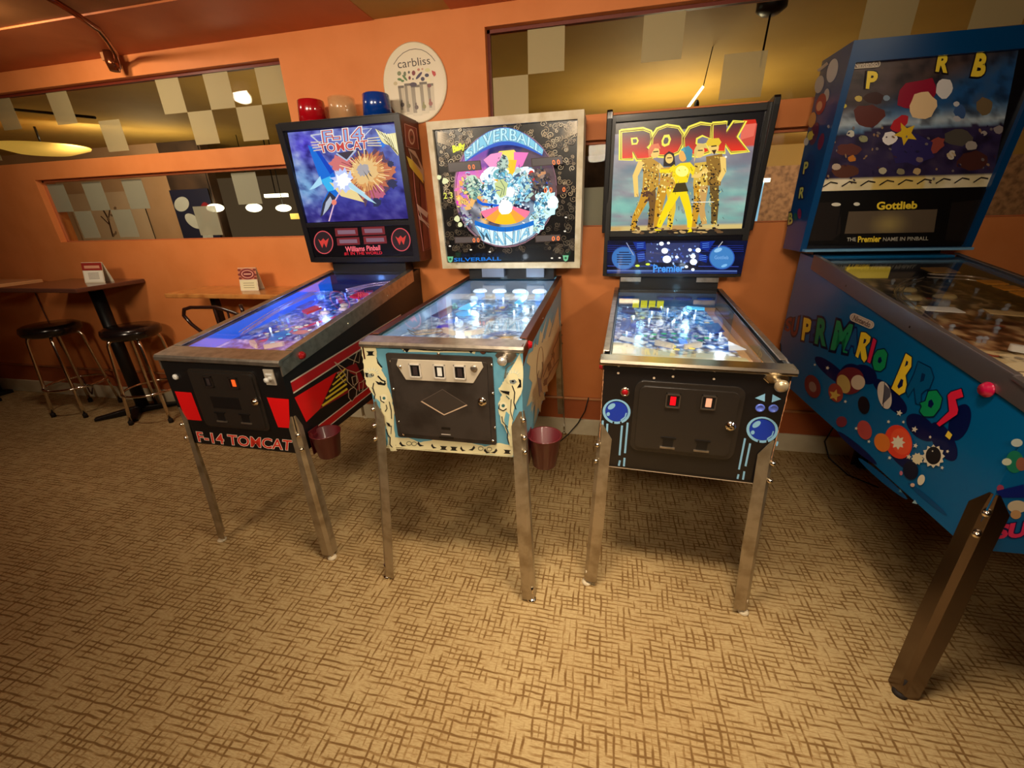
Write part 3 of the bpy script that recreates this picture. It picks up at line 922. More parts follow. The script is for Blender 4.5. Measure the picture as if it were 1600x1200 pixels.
    # ---- coin door
    def coin_door(s, x0, x1, z0, z1, m, rim=.012, y=0.0, rnd_=.02, thick=.014):
        def rr(x0, x1, z0, z1, r, n=5):
            p = []
            for cx, cz, a0 in ((x1 - r, z1 - r, 0), (x0 + r, z1 - r, 90), (x0 + r, z0 + r, 180), (x1 - r, z0 + r, 270)):
                for k in range(n + 1):
                    a = math.radians(a0 + 90 * k / n)
                    p.append((cx + r * math.cos(a), cz + r * math.sin(a)))
            return p
        mb = MB()
        mb.prism([(a, y - thick * .55, b) for a, b in rr(x0, x1, z0, z1, rnd_)], (0, thick * .55, 0))
        mb.prism([(a, y - thick, b) for a, b in rr(x0 + rim, x1 - rim, z0 + rim, z1 - rim, rnd_ * .7)], (0, thick * .5, 0))
        s.door = mb.build('coin_door', m, s.t, bevel=.003)
        s.dy = y - thick
        return s.door
    def lock(s, x, z, r=.011):
        MB().lathe([(r * 1.4, 0), (r * 1.3, .005), (r, .006), (r * .9, .012), (r * .3, .0125), (0, .010)], c=(x, s.dy, z), axis='y', n=20, mtx=Matrix.Identity(3)).build('door_lock', M_bolt, s.door)

def pf_coord(mc, dfront=.075, drear=.12):
    """(a, b) on the playfield, a 0..1 across, b 0..1 from the front, to a point of the machine"""
    hw = mc.hw - .022; y0 = .085; y1 = mc.L - .035
    def P(a, b, h=0.0):
        y = y0 + (y1 - y0) * b
        z = mc.zg(y) - (dfront + (drear - dfront) * b) + h
        return Vector((-hw + 2 * hw * a, y, z))
    return P

def playfield(mc, colfn, e, apron=(200, 190, 160), dfront=.075, drear=.12, em_mat=None, back_col=(40, 50, 80), nx=70, ny=120):
    P = pf_coord(mc, dfront, drear)
    mb = MB()
    a, b, c, d = P(0, 0), P(1, 0), P(1, 1), P(0, 1)
    dn = Vector((0, 0, -.012))
    mb.hexa([a + dn, b + dn, c + dn, d + dn, a, b, c, d])
    mb.box((-mc.hw + .02, mc.L - .034, P(0, 1).z - .01), (mc.hw - .02, mc.L - .024, mc.zr - .016), 1)
    pf = mb.build('playfield', [M_wood_in, mat('playfield_backboard', back_col, rough=.3, coat=.4)], mc.t)
    O = P(.5, 0); V = (P(.5, 1) - P(.5, 0))
    ar = Art(mc.fr, O, (1, 0, 0), V, lift=.0006)
    hw = mc.hw - .022; Lv = V.length
    def uv(a, b): return (-hw + 2 * hw * a, Lv * b)
    ar.metric()
    ar.grid([uv(0, 1), uv(1, 1), uv(1, 0), uv(0, 0)], nx, ny, lambda a, b: colfn(a, 1 - b), e=1.0)
    ar.uvf = uv
    ar.Lv = Lv
    return pf, ar, P

def bumper(pf, P, a, b, capm, bodym, r=.030, h=.045):
    c = P(a, b)
    MB().lathe([(r * .75, 0), (r * .7, h * .5), (r * .55, h * .7)], c=c, n=20).build('bumper_body', bodym, pf)
    MB().lathe([(r * .6, h * .7), (r * 1.1, h * .74), (r * 1.12, h * .84), (r * .9, h), (0, h * 1.06)], c=c, n=24).build('bumper_cap', capm, pf)

def post_field(pf, P, spots, m, name='rubber_post', h=.022, r=.005):
    for a, b in spots:
        MB().lathe([(r * 1.4, 0), (r, .004), (r, h * .5), (r * 1.7, h * .6), (r * 1.7, h * .8), (r, h * .85), (r * .8, h), (0, h)], c=P(a, b), n=10).build(name, m, pf)

def plastic(pf, P, pts, m, h=.028, th=.003, name='plastic_plate'):
    MB().prism([P(a, b, h) for a, b in pts], (0, 0, th)).build(name, m, pf)

def flippers(pf, P, m, b=.17, m2=None):
    for sx, a in ((1, .33), (-1, .63)):
        p0 = P(a, b, .006); p1 = P(a + sx * .105, b - .035, .006)
        d = (p1 - p0); L_ = d.length; u = d.normalized(); w = Vector((0, 0, 1)).cross(u).normalized()
        poly = []
        for k in range(9):
            t = PI / 2 + PI * k / 8
            poly.append(p0 + (u * math.cos(t) + w * math.sin(t)) * .011)
        for k in range(9):
            t = -PI / 2 + PI * k / 8
            poly.append(p1 + (u * math.cos(t) + w * math.sin(t)) * .006)
        MB().prism(poly, (0, 0, .018)).build('flipper', m, pf)

def inserts(ar, spots, r=.011):
    for a, b, c_, e in spots:
        u, v = ar.uvf(a, b)
        ar.ell(u, v, r * 1.25, r * 1.25, (20, 20, 30), e=1)
        ar.ell(u, v, r, r, c_, e=e)

def wire_ramp(pf, P, path, m, w=.018, r=.0022, name='wire_ramp'):
    mb = MB()
    pts = [P(a, b, h) for a, b, h in path]
    fine = []
    for i in range(len(pts) - 1):
        for k in range(6):
            fine.append(pts[i].lerp(pts[i + 1], k / 6))
    fine.append(pts[-1])
    # smooth the path a little
    for _ in range(3):
        fine = [fine[0]] + [(fine[i - 1] + fine[i] * 2 + fine[i + 1]) / 4 for i in range(1, len(fine) - 1)] + [fine[-1]]
    offs = []
    for i, p in enumerate(fine):
        t = fine[min(i + 1, len(fine) - 1)] - fine[max(i - 1, 0)]
        n_ = Vector((t.y, -t.x, 0)).normalized()
        offs.append(n_)
    for sg in (-1, 1):
        mb.tube([p + n_ * w * .6 * sg + Vector((0, 0, .012)) for p, n_ in zip(fine, offs)], r, 6)
        mb.tube([p + n_ * w * .35 * sg for p, n_ in zip(fine, offs)], r, 6)
    return mb.build(name, m, pf)

def bulbs(pf, P, spots, m, r=.006, h=.02, name='lamp_bulb'):
    for a, b in spots:
        MB().lathe([(r * .7, 0), (r * .7, h * .5), (r, h * .8), (r * .7, h * 1.1), (0, h * 1.2)], c=P(a, b), n=10).build(name, m, pf)

M_lit = art_mat('backlit_glass_art', emission=1.0, base=0.06, rough=.25, coat=.6)
M_decal = art_mat('printed_decal', rough=.32, coat=.35)
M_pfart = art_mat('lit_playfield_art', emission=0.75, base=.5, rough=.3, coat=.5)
M_pfdim = art_mat('unlit_playfield_art', emission=0.0, base=1.0, rough=.3, coat=.5)
M_bulb_w = mat('bulb_white', (230, 240, 255), emit=(205, 230, 255), estr=3)
M_bulb_b = mat('bulb_blue', (90, 130, 255), emit=(60, 90, 255), estr=5)
M_clear = tinted_mat('clear_plastic', (180, 200, 220), alpha=.35)
M_bluepl = tinted_mat('blue_plastic', (40, 90, 200), alpha=.8)
M_redpl = mat('red_plastic', (200, 26, 50), rough=.2, coat=.5, emit=(200, 20, 50), estr=.35)
M_whitepl = mat('white_plastic', (230, 230, 225), rough=.3, coat=.4)
M_yelpl = mat('yellow_plastic', (224, 214, 40), rough=.3, coat=.3, emit=(214, 214, 20), estr=.6)
GRP = 'pinball machines in a row along the orange wall'

def door_slots(mc, centres, w, h, rej, name='coin_slot'):
    for (x, z), r in zip(centres, rej):
        fr_ = MB()
        t = .004
        for a, b, c, d in ((x - w / 2, x + w / 2, z + h / 2 - t, z + h / 2), (x - w / 2, x + w / 2, z - h / 2, z - h / 2 + t), (x - w / 2, x - w / 2 + t, z - h / 2, z + h / 2), (x + w / 2 - t, x + w / 2, z - h / 2, z + h / 2)):
            fr_.box((a, mc.dy - .006, c), (b, mc.dy, d), 0)
        fr_.box((x - w / 2, mc.dy - .001, z - h / 2), (x + w / 2, mc.dy, z + h / 2), 1)
        fr_.box((x - w * .18, mc.dy - .004, z - h * .3), (x + w * .2, mc.dy - .001, z + h * .3), 2)
        fr_.build(name, [mc.slot_frame, M_black, r], mc.door)

def returns(mc, centres, w=.05, h=.045, lip=None):
    for x, z in centres:
        b = MB().box((x - w / 2, mc.dy - .003, z + h / 2 - .006), (x + w / 2, mc.dy, z + h / 2), 0)
        b.box((x - w / 2, mc.dy - .004, z - h / 2), (x + w / 2, mc.dy, z - h / 2 + .006), 1)
        b.box((x - w * .35, mc.dy - .0012, z - h / 2 + .006), (x + w * .35, mc.dy, z + h / 2 - .006), 0)
        b.build('coin_return', [M_black, lip or M_steel], mc.door)

# ============================================================ 1. jet machine
m1 = Machine('black pinball machine with blue lit jet fighter backglass, farthest left of the row', (-1.44509, 1.22991, 0), math.radians(-.169), .9505, .5444, 1.1764, 1.1176, 1.30, .56, GRP, fy=-.02, rail_h=.064)
m1.cabinet(M_black, mat('inner_wall_blue_glow', (10, 80, 235), rough=.3, coat=.4, emit=(8, 110, 225), estr=.8))  # LED light on the inner wall is put into its blue and glow
m1.lockbar(M_steel, h=.024, over=.010)
m1.rails(M_steel, h=.066, wtop=.03)
m1.glass()
m1.legs(foot_mat=M_white_rubber, peak=.17, fw=.036, gap=.026, fx=.03)
m1.flipper_buttons(.112, r=.013, m=M_red)
# coin door
m1.slot_frame = mat('slot_dark_chrome', (120, 110, 104), rough=.25, metal=.9)
m1.coin_door(-.155, .160, .642, .898, M_doorblack)
c2p = lambda mc, x0, y0, s_, x, y: mc.px_front(x0 + x / s_, y0 + y / s_, -.014)
M_coinlit = mat('coin_reject_orange', (220, 90, 40), rough=.3, emit=(235, 90, 30), estr=.8)
M_coindark = mat('coin_reject_dark', (60, 50, 50), rough=.3)
door_slots(m1, [c2p(m1, 230, 400, 3.478, 335, 682), c2p(m1, 230, 400, 3.478, 473, 690)], .040, .046, [M_coindark, M_coinlit])
returns(m1, [c2p(m1, 230, 400, 3.478, 402, 875), c2p(m1, 230, 400, 3.478, 535, 885)])
x, z = c2p(m1, 230, 400, 3.478, 588, 792); m1.lock(x, z)
MB().box((-.075, m1.dy - .001, .735), (.06, m1.dy + .002, .785)).build('door_plate', M_black, m1.door)
x, z = m1.px_front(422.6, 589)
pb = MB().box((x - .022, -.006, z - .032), (x + .022, 0, z + .032)).build('plunger_plate', mat('plate_worn_white', (206, 196, 180), rough=.35, metal=.3), m1.t, bevel=.002)
MB().lathe([(.010, 0), (.007, .004), (.007, .014), (.010, .016), (.010, .022), (0, .024)], c=(x + .002, -.006, z - .004), axis='y', n=18).box((x - .012, -.009, z + .010), (x + .016, -.006, z + .016)).build('plunger_knob', M_whitepl, pb)
x, z = m1.px_front(275.4, 588.5)
MB().lathe([(.012, 0), (.012, .006), (.009, .009), (0, .009)], c=(x, 0, z), axis='y', n=20).build('start_button', M_whitepl, m1.t)
a = m1.front_art(); a.crop(230, 400, 3.478)
RED = (232, 22, 26)
a.poly([(150, 735), (240, 742), (298, 895), (210, 888)], RED)
a.poly([(650, 768), (770, 778), (776, 935), (712, 930)], RED)
a.text('F-14 TOMCAT', [(268, 955), (786, 1003), (782, 1056), (282, 1008)], (222, 56, 40), outline=[((238, 226, 206), .045), ((226, 60, 44), .012)], bold=.012)
a.build('front_artwork', M_decal, m1.t)
a = m1.side_art(1); a.crop(430, 470, 4.443)
# top stripe, drawn past the neighbour to the back leg
def on_side(mc, sx, pts): return [mc.px_side(430 + x / 4.443, 470 + y / 4.443, sx * mc.hw) for x, y in pts]
p = on_side(m1, 1, [(100, 545), (560, 285), (100, 500), (100, 565)])
a.metric()
for c_, lo, hi in (((226, 214, 196), .0, .052), ((196, 24, 28), .006, .046), ):
    y0_, z0_ = .03, .800
    a.poly([(y0_, z0_ + lo), (.98, z0_ + .045 + lo), (.98, z0_ + .045 + hi), (y0_, z0_ + hi)], c_)
    a.poly([(.12, .572 + lo * .8), (1.2, .590 + lo * .8), (1.2, .590 + hi * .8), (.12, .572 + hi * .8)], c_)
a.crop(430, 470, 4.443)
a.poly([(133, 672), (425, 495), (305, 755), (215, 842)], (236, 20, 24))
a.poly([(305, 755), (425, 495), (560, 430), (640, 600), (500, 640)], (150, 22, 34))
a.poly([(320, 735), (420, 510), (500, 470), (560, 570), (500, 620)], (26, 18, 18))
YEL = (240, 214, 60)
for k in range(5):
    t_ = k / 4
    a.line([(325 + 24 * k, 728 - 48 * k), (500 - 4 * k, 610 - 34 * k)], 14 - 1.2 * k, YEL)
OUT = (220, 196, 160)
a.poly([(520, 500), (565, 520), (575, 560), (560, 640), (535, 700), (510, 660), (505, 600), (520, 540)], (14, 12, 14))
for pl in ([(410, 425), (470, 495), (500, 480), (410, 425)], [(430, 500), (470, 490), (500, 545), (480, 570), (430, 500)], [(500, 480), (560, 500), (575, 560), (540, 600), (500, 560), (500, 480)], [(525, 610), (545, 600), (565, 620), (560, 660), (530, 700), (508, 670), (508, 625), (525, 610)], [(495, 395), (590, 345), (580, 430), (495, 395)], [(540, 440), (570, 350)], [(580, 570), (612, 560), (606, 620), (582, 628), (580, 570)], [(560, 500), (620, 470), (660, 520), (600, 560)], [(530, 530), (560, 520), (566, 570), (540, 585), (530, 530)]):
    a.line(pl, 4.5, OUT)
a.build('side_artwork', M_decal, m1.t)

# playfield
def f1(a, b):
    n = nz(a * 5, b * 9, 1.3); n2 = nz(a * 16, b * 26, 4.0, 4)
    base = mixc((66, 70, 150), (110, 90, 190), .5 + n)
    if b < .13: base = mixc((120, 96, 84), (150, 130, 120), .5 + n)
    base = mixc(base, (20, 110, 220), max(0, .8 - a * 2.4) * (1 if b > .12 else .3))
    base = mixc(base, (200, 190, 225), max(0, n2 * 1.8))
    base = mixc(base, (30, 24, 60), max(0, -n2 * 1.9))
    return base
pf, ar, P = playfield(m1, f1, 1.0, dfront=.07, drear=.12, back_col=(30, 24, 60))
ar.metric(); uv = ar.uvf
ar.poly([uv(.30, .22), uv(.35, .22), uv(.66, .56), uv(.60, .57)], (214, 30, 70))
ar.poly([uv(.30, .30), uv(.42, .18), uv(.50, .26), uv(.38, .40)], (30, 120, 210))
ar.ell(*uv(.55, .34), .045, .03, (206, 110, 90)); ar.ell(*uv(.42, .40), .03, .02, (230, 235, 240))
ar.poly([uv(.63, .57), uv(.70, .60), uv(.66, .52)], (240, 210, 60))
for k in range(60):
    a_, b_ = rnd.uniform(.08, .92), rnd.uniform(.2, .97)
    u, v = uv(a_, b_)
    ar.ell(u, v, rnd.uniform(.006, .016), rnd.uniform(.004, .012), rnd.choice([(200, 60, 80), (240, 240, 250), (40, 60, 200), (250, 220, 120), (120, 200, 250), (90, 50, 150)]), rot=rnd.uniform(0, 180))
for x, c_ in [(.14, 'F'), (.22, 'L'), (.32, 'Y')]:
    pass
inserts(ar, [(.25 + .06 * k, .30 + .03 * k, (250, 240, 200), 1.2) for k in range(5)] + [(.62 + .05 * k, .36 + .05 * (k % 3), (240, 235, 200), 1.4) for k in range(6)] + [(.48, .2 + .05 * k, (120, 220, 255), 1.2) for k in range(4)])
ar.poly([uv(.0, .0), uv(1, 0), uv(1, .05), uv(.62, .09), uv(.5, .06), uv(.38, .09), uv(0, .05)], (186, 166, 140))
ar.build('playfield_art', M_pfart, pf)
flippers(pf, P, M_whitepl, b=.17)
post_field(pf, P, [(rnd.uniform(.08, .92), rnd.uniform(.22, .95)) for _ in range(26)], M_clear)
for k in range(3): plastic(pf, P, [(.16, .24 + .0 * k), (.24, .22), (.26, .36), (.18, .38)][::1] if k == 0 else ([(.74, .22), (.82, .24), (.80, .38), (.73, .36)] if k == 1 else [(.1, .6), (.26, .58), (.22, .74), (.1, .72)]), [M_clear, M_clear, M_bluepl][k])
plastic(pf, P, [(.34, .50), (.44, .47), (.48, .56), (.38, .58)], M_redpl, h=.04, th=.012)
plastic(pf, P, [(.60, .72), (.74, .70), (.76, .78), (.62, .80)], M_redpl, h=.05, th=.012)
plastic(pf, P, [(.54, .58), (.64, .56), (.66, .66), (.56, .66)], M_bluepl, h=.035, th=.01)
for k in range(4): bumper(pf, P, .60 + .10 * (k % 2) + .03 * k, .50 + .06 * k, M_whitepl, M_clear, r=.022, h=.05)
plastic(pf, P, [(.30, .64), (.46, .64), (.46, .70), (.30, .70)], M_clear, h=.09, th=.004)
M_wire = mat('ramp_wire', (220, 205, 230), rough=.2, metal=.8, emit=(200, 170, 230), estr=.15)
wire_ramp(pf, P, [(.52, .78, .06), (.64, .88, .07), (.86, .93, .075), (.96, .88, .075), (.96, .60, .06), (.92, .34, .03)], M_wire)
wire_ramp(pf, P, [(.40, .84, .05), (.60, .93, .06), (.90, .96, .065)], M_wire)
wire_ramp(pf, P, [(.05, .80, .05), (.05, .5, .045), (.09, .24, .02)], M_wire)
bulbs(pf, P, [(.07, .70), (.07, .78), (.07, .86), (.3, .9), (.5, .86), (.72, .88), (.22, .46), (.8, .5), (.35, .78), (.85, .7)], M_bulb_b, r=.005)
bulbs(pf, P, [(.24, .33), (.74, .34), (.52, .70), (.62, .42), (.42, .62), (.66, .8)], M_bulb_w, r=.005)
lamp('playfield_lamp', 'POINT', (-.1, .8, m1.zg(.8) - .03), 1.1, (.15, .35, 1.0), .02, parent=m1.t)
lamp('playfield_lamp', 'POINT', (.12, .5, m1.zg(.5) - .03), .6, (.6, .5, 1.0), .02, parent=m1.t)

# head
M_maroon = mat('maroon_side', (70, 12, 18), rough=.4, coat=.2)
zs = m1.px_front(565, 350, 1.15)[1]
m1.head(.7392, 1.1792, 1.9151, 1.1325, 1.0736, 1.305, [M_maroon], .034, mat('frame_black', (24, 22, 26), rough=.35, coat=.3), split=(zs - .012, zs + .012), border_top=.035, border_bot=.028, neck=.50)
MB().box((-.36, 1.085, 1.9155), (.36, 1.304, 1.922)).build('top_panel', M_black, m1.box)
a = m1.head_art(); a.crop(420, 130, 4.137)
def g1(u, v):
    n = nz(u * 4, v * 4, 2.0, 4); n2 = nz(u * 11, v * 11, 5.0, 4)
    c = mixc((110, 120, 190), (50, 50, 150), v)
    c = mixc(c, (120, 150, 205), max(0, .9 - u * 3) * (.6 + n))
    c = mixc(c, (84, 66, 214), max(0, 1 - math.hypot((u - .14) * 5, (v - .14) * 4)))
    c = mixc(c, (70, 110, 190), max(0, u - .6) * 1.6 * max(0, 1 - v * 1.4))
    c = mixc(c, (130, 190, 230), max(0, 1 - math.hypot((u - .08) * 5, (v - .62) * 4)) * .9)
    c = mixc(c, (60, 40, 110), max(0, v - .75) * 2.4)
    c = mixc(c, (190, 205, 235), max(0, n2 * .7) * (1 if u < .35 else .4)); c = mixc(c, (24, 20, 90), max(0, -n2 * .9))
    return c
m1.head_base(a, (10, 9, 14)); a.crop(420, 130, 4.137)
a.grid([(108, 262), (848, 232), (858, 268), (118, 318)], 20, 3, lambda u, v: mixc((12, 12, 30), (40, 20, 150), u * (1 - .5 * v)))
a.grid([(122, 320), (832, 262), (936, 873), (236, 903)], 60, 60, g1, e=.95)
# burst behind the jets
def burst(cx, cy, r, col, n, seed, e=1.0, ax=None, irr=.3):
    rr = random.Random(seed)
    ax.poly([(cx + (r * (1 if k % 2 else .78) * (1 - irr * rr.random())) * math.cos(2 * PI * k / (2 * n)), cy + (r * (1 if k % 2 else .78) * (1 - irr * rr.random())) * math.sin(2 * PI * k / (2 * n))) for k in range(2 * n)], col, e)
burst(640, 590, 215, (96, 70, 96), 17, 1, .9, a); burst(645, 590, 190, (196, 112, 84), 19, 2, .9, a)
burst(470, 520, 90, (214, 120, 120), 13, 5, .95, a); burst(700, 700, 70, (196, 104, 130), 11, 6, .9, a); burst(770, 560, 60, (206, 120, 84), 9, 8, .9, a)
burst(630, 580, 150, (224, 160, 96), 23, 3, .95, a); burst(620, 570, 112, (236, 196, 132), 21, 4, .95, a)
rr_ = random.Random(3)
for k in range(46):
    t_ = 2 * PI * k / 46; r0 = rr_.uniform(70, 110); r1 = rr_.uniform(120, 178)
    a.line([(628 + r0 * math.cos(t_), 578 + r0 * math.sin(t_)), (628 + r1 * math.cos(t_), 578 + r1 * math.sin(t_))], rr_.uniform(2, 6), rr_.choice([(150, 90, 50), (250, 222, 160), (120, 60, 60)]))
burst(612, 560, 52, (176, 170, 172), 11, 9, .95, a)
a.poly([(610, 560), (655, 636), (640, 600)], (60, 56, 60)); a.poly([(640, 560), (672, 606), (655, 596)], (60, 56, 60))
for x, y, r in [(800, 650, 40), (700, 770, 38), (790, 520, 28)]:
    burst(x, y, r, (52, 56, 90), 7, x, .9, a)
# jets (plain generic aircraft)
a.poly([(255, 400), (300, 420), (420, 575), (450, 640), (470, 700), (400, 800), (335, 868), (350, 770), (390, 690), (340, 640)], (30, 110, 214))
a.poly([(300, 430), (330, 440), (425, 570), (400, 590)], (20, 70, 190)); a.poly([(340, 625), (400, 600), (430, 690), (385, 700)], (60, 180, 240))
a.poly([(335, 868), (352, 775), (395, 700), (440, 740), (400, 810)], (54, 52, 70)); a.poly([(352, 855), (372, 770), (400, 730), (415, 760), (385, 815)], (176, 186, 205))
a.poly([(265, 690), (335, 600), (350, 650), (300, 680)], (170, 220, 245)); a.poly([(395, 640), (560, 690), (620, 770), (470, 730)], (236, 214, 150))
a.poly([(520, 640), (630, 712), (560, 700), (500, 670)], (214, 236, 240)); a.poly([(440, 560), (700, 780), (640, 755), (450, 620)], (180, 220, 236))
a.line([(470, 690), (430, 760), (392, 892)], 8, (230, 190, 210)); a.ell(425, 770, 16, 18, (236, 130, 110))
a.poly([(690, 295), (760, 330), (830, 320), (850, 430), (838, 470), (780, 400), (740, 390)], (232, 222, 160)); a.poly([(700, 300), (790, 360), (845, 470), (760, 380)], (120, 110, 70))
for k in range(7): a.line([(700 + k * 18, 310 + k * 4), (750 + k * 14, 360 + k * 14)], 4, (250, 246, 200))
a.poly([(700, 350), (760, 400), (740, 420), (705, 380)], (40, 120, 220))
# flash: drawn star, with the bulb's hot spot put into its brightness
for r, c_, e_ in ((95, (190, 205, 250), 1.0), (66, (236, 240, 255), 1.25), (38, (255, 255, 255), 2.4)):
    burst(480, 628, r, c_, 12, int(r), e_, a, irr=.45)
# title badge
a.line([(275, 338), (395, 320), (350, 402), (275, 338)], 9, (196, 200, 214)); a.line([(585, 300), (668, 292), (600, 362)], 9, (190, 196, 214))
a.poly([(440, 455), (570, 430), (508, 505)], (66, 58, 70)); a.line([(440, 455), (508, 500), (566, 432)], 11, (176, 190, 216))
for k in range(4):
    a.line([(275 + 6 * k, 383 + 18 * k), (345 + 4 * k, 380 + 16 * k)], 7, (216, 196, 180)); a.line([(640, 358 + 15 * k), (718 + 5 * k, 350 + 18 * k)], 7, (220, 206, 176))
a.text('F-14', [(352, 312), (605, 288), (612, 372), (362, 384)], (140, 176, 226), outline=[((240, 240, 235), .09), ((196, 76, 70), .05)], bold=.0)
a.text('TOMCAT', [(325, 396), (640, 368), (644, 424), (340, 450)], (200, 70, 66), outline=[((244, 240, 225), .06)], bold=.01)
# speaker panel
a.poly([(240, 908), (936, 876), (962, 1120), (282, 1122)], (14, 10, 12))
for cx, cy in ((358, 1028), (857, 1010)):
    a.ell(cx, cy, 62, 76, (208, 80, 84), rot=-12); a.ell(cx, cy, 56, 70, (48, 34, 36), rot=-12)
    a.poly([(cx - 36, cy - 22), (cx - 18, cy - 8), (cx - 2, cy - 26), (cx + 12, cy - 10), (cx + 34, cy - 28), (cx + 18, cy + 34), (cx + 2, cy + 4), (cx - 8, cy + 36)], (206, 62, 54))
for q in ([(430, 938), (576, 934), (582, 984), (436, 990)], [(602, 930), (750, 924), (756, 976), (610, 982)], [(442, 1000), (588, 994), (594, 1042), (448, 1048)], [(614, 990), (762, 984), (768, 1034), (620, 1040)]):
    a.poly(q, (116, 40, 44)); cx = sum(p_[0] for p_ in q) / 4; cy = sum(p_[1] for p_ in q) / 4
    a.poly([(cx + (x_ - cx) * .78, cy + (y_ - cy) * .5) for x_, y_ in q], (130, 98, 112))
a.text('Williams Pinball', [(498, 1056), (722, 1046), (724, 1078), (502, 1088)], (255, 110, 120), bold=.02)
a.text('#1 IN THE WORLD', [(490, 1090), (735, 1086), (737, 1106), (494, 1112)], (224, 40, 52), bold=.01)
a.build('backglass', M_lit, m1.box)
# head side artwork
a = Art(m1.fr, (.3706, 0, 0), (0, 1, 0), (0, 0, 1), lift=.0006); a.crop(420, 130, 4.137)
a.line([(876, 262), (952, 292), (968, 428), (888, 408), (876, 262)], 5, (196, 150, 140)); a.poly([(880, 268), (948, 296), (963, 422), (892, 402)], (110, 26, 34))
a.ell(922, 346, 20, 52, (206, 186, 170), rot=-6); a.ell(922, 346, 14, 40, (120, 60, 56), rot=-6)
a.poly([(914, 330), (920, 345), (924, 332), (930, 346), (934, 332), (930, 366), (924, 352), (918, 364)], (50, 20, 22))
a.line([(928, 500), (945, 700), (1000, 1085), (1045, 1068), (1010, 700)], 5, (190, 120, 120)); a.poly([(975, 640), (1008, 690), (1040, 1062), (1003, 1078)], (106, 14, 34))
a.poly([(900, 420), (945, 440), (1000, 560), (1006, 640), (930, 520)], (196, 184, 164)); a.poly([(888, 470), (930, 500), (990, 590), (1000, 650), (910, 540)], (226, 204, 70)); a.poly([(905, 430), (960, 490), (985, 560), (930, 500)], (60, 50, 46))
a.poly([(955, 780), (1030, 840), (1020, 870), (965, 820)], (214, 200, 190)); a.poly([(965, 850), (1040, 915), (1042, 926), (972, 880)], (200, 180, 170)); a.line([(958, 782), (990, 880), (1035, 935)], 5, (226, 214, 200))
a.build('backbox_side_artwork', M_decal, m1.box)

# cups on top
for k, (x, c_, lab, al, w_) in enumerate([(-.205, (176, 8, 24), 'dark red plastic tumbler on top of the jet fighter machine, leftmost of three', .93, .080), (-.015, (214, 180, 130), 'clear amber plastic tumbler between the red and the blue one', .25, .073), (.192, (0, 58, 150), 'blue plastic tumbler on top of the jet fighter machine beside the round sign', .93, .070)]):
    w_ = .074
    wpos = m1.fr @ Vector((x, 1.19, 1.9225))
    t = thing('plastic_tumbler', lab, 'cup', wpos, 0, 'tumblers on top of the jet machine')
    r0, r1, h = w_ + .004, w_ - .004, .112
    MB().lathe([(r0, 0), (r1, h * .965), (r1 - .004, h), (0, h + .003)], n=36).lathe([(r0 - .003, 0), (r1 - .003, h * .9), (r1 - .010, h - .003), (0, h - .002)], n=36).build('cup_body', mat('tumbler_plastic', c_, rough=.2, coat=1.0, alpha=al, spec=.8), t)
    MB().lathe([(r0 + .002, 0), (r0 + .003, .004), (r0, .006)], n=36).build('cup_rim', mat('tumbler_rim', c_, rough=.1, coat=1.0, alpha=min(1, al + .2)), t)

# ============================================================ bucket holders
def bucket(mc, label, x, y, ztop, h, r0, r1):
    w = mc.fr @ Vector((x, y, ztop - h))
    t = thing('red_bucket', label, 'bucket', w, mc.t.rotation_euler.z, 'small red buckets clipped to machine legs')
    M_b = tinted_mat('red_translucent_plastic', (84, 2, 12), alpha=.98, rough=.5)
    MB().lathe([(0, 0), (r1 * .92, .0), (r1, .004), (r0, h - .004), (r0 + .004, h), (r0 + .004, h + .003), (r0 - .002, h + .002), (r1 - .002, .007), (0, .006)], n=40).build('bucket_body', M_b, t)
    dx = -(x - mc.hw) + .008
    MB().box((dx, -.03, h * .1), (dx + .004, .03, h * 1.12)).box((dx, -.012, h * .75), (-r0 * .8, .012, h * .9)).build('mounting_bracket', M_b, t, bevel=.002)
    return t
bucket(m1, 'red bucket hanging beside the right front leg of the black jet fighter machine', .345, .075, .610, .108, .058, .044)

# ============================================================ 2. wizard machine
m2 = Machine('light blue and cream pinball machine with white framed round artwork, second from left', (-.52877, 1.23951, 0), math.radians(.198), 1.0332, .6162, 1.2233, 1.0739, 1.29, .56, GRP, fy=-.078, rail_h=.052)
M_blue2 = mat('cabinet_light_blue', (108, 172, 196), rough=.45, coat=.15, bump=(12, .05, (96, 158, 184)))
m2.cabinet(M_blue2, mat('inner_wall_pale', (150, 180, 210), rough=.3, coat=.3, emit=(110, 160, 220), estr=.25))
m2.lockbar(M_steel, h=.019, over=.010, depth=.06)
M_brownrail = mat('brown_side_rail', (96, 50, 32), rough=.32, metal=.5)
m2.rails(M_brownrail, h=.052, wtop=.02, front_drop=.015)
m2.glass()
m2.legs(peak=.185, fx=.042, bolts=((.155, 0), (.09, 0), (.035, 0)))
m2.flipper_buttons(.10, r=.012, m=M_red)
M_greydoor = mat('door_grey_steel', (84, 76, 70), rough=.45, metal=.6, bump=(10, .08, (66, 58, 52)))
m2.slot_frame = mat('slot_white', (206, 198, 186), rough=.4)
m2.coin_door(-.197, .184, .664, .994, M_greydoor, rnd_=.008, rim=.018)
cp = lambda x, y: m2.px_front(550 + x / 3.749, 420 + y / 3.749, -.014)
pl = [cp(x, y) for x, y in [(270, 528), (760, 545), (770, 575), (712, 668), (318, 648), (262, 560)]]
plate = MB().prism([(x, m2.dy - .003, z) for x, z in pl], (0, .003, 0)).build('coin_plate', mat('coin_plate_cream', (212, 200, 178), rough=.4, metal=.2), m2.door, bevel=.001)
m2.dy -= .003
door_slots(m2, [cp(374, 594), cp(516, 600), cp(634, 604)], .042, .050, [M_coindark, M_whitepl, M_coindark])
x, z = cp(716, 582)
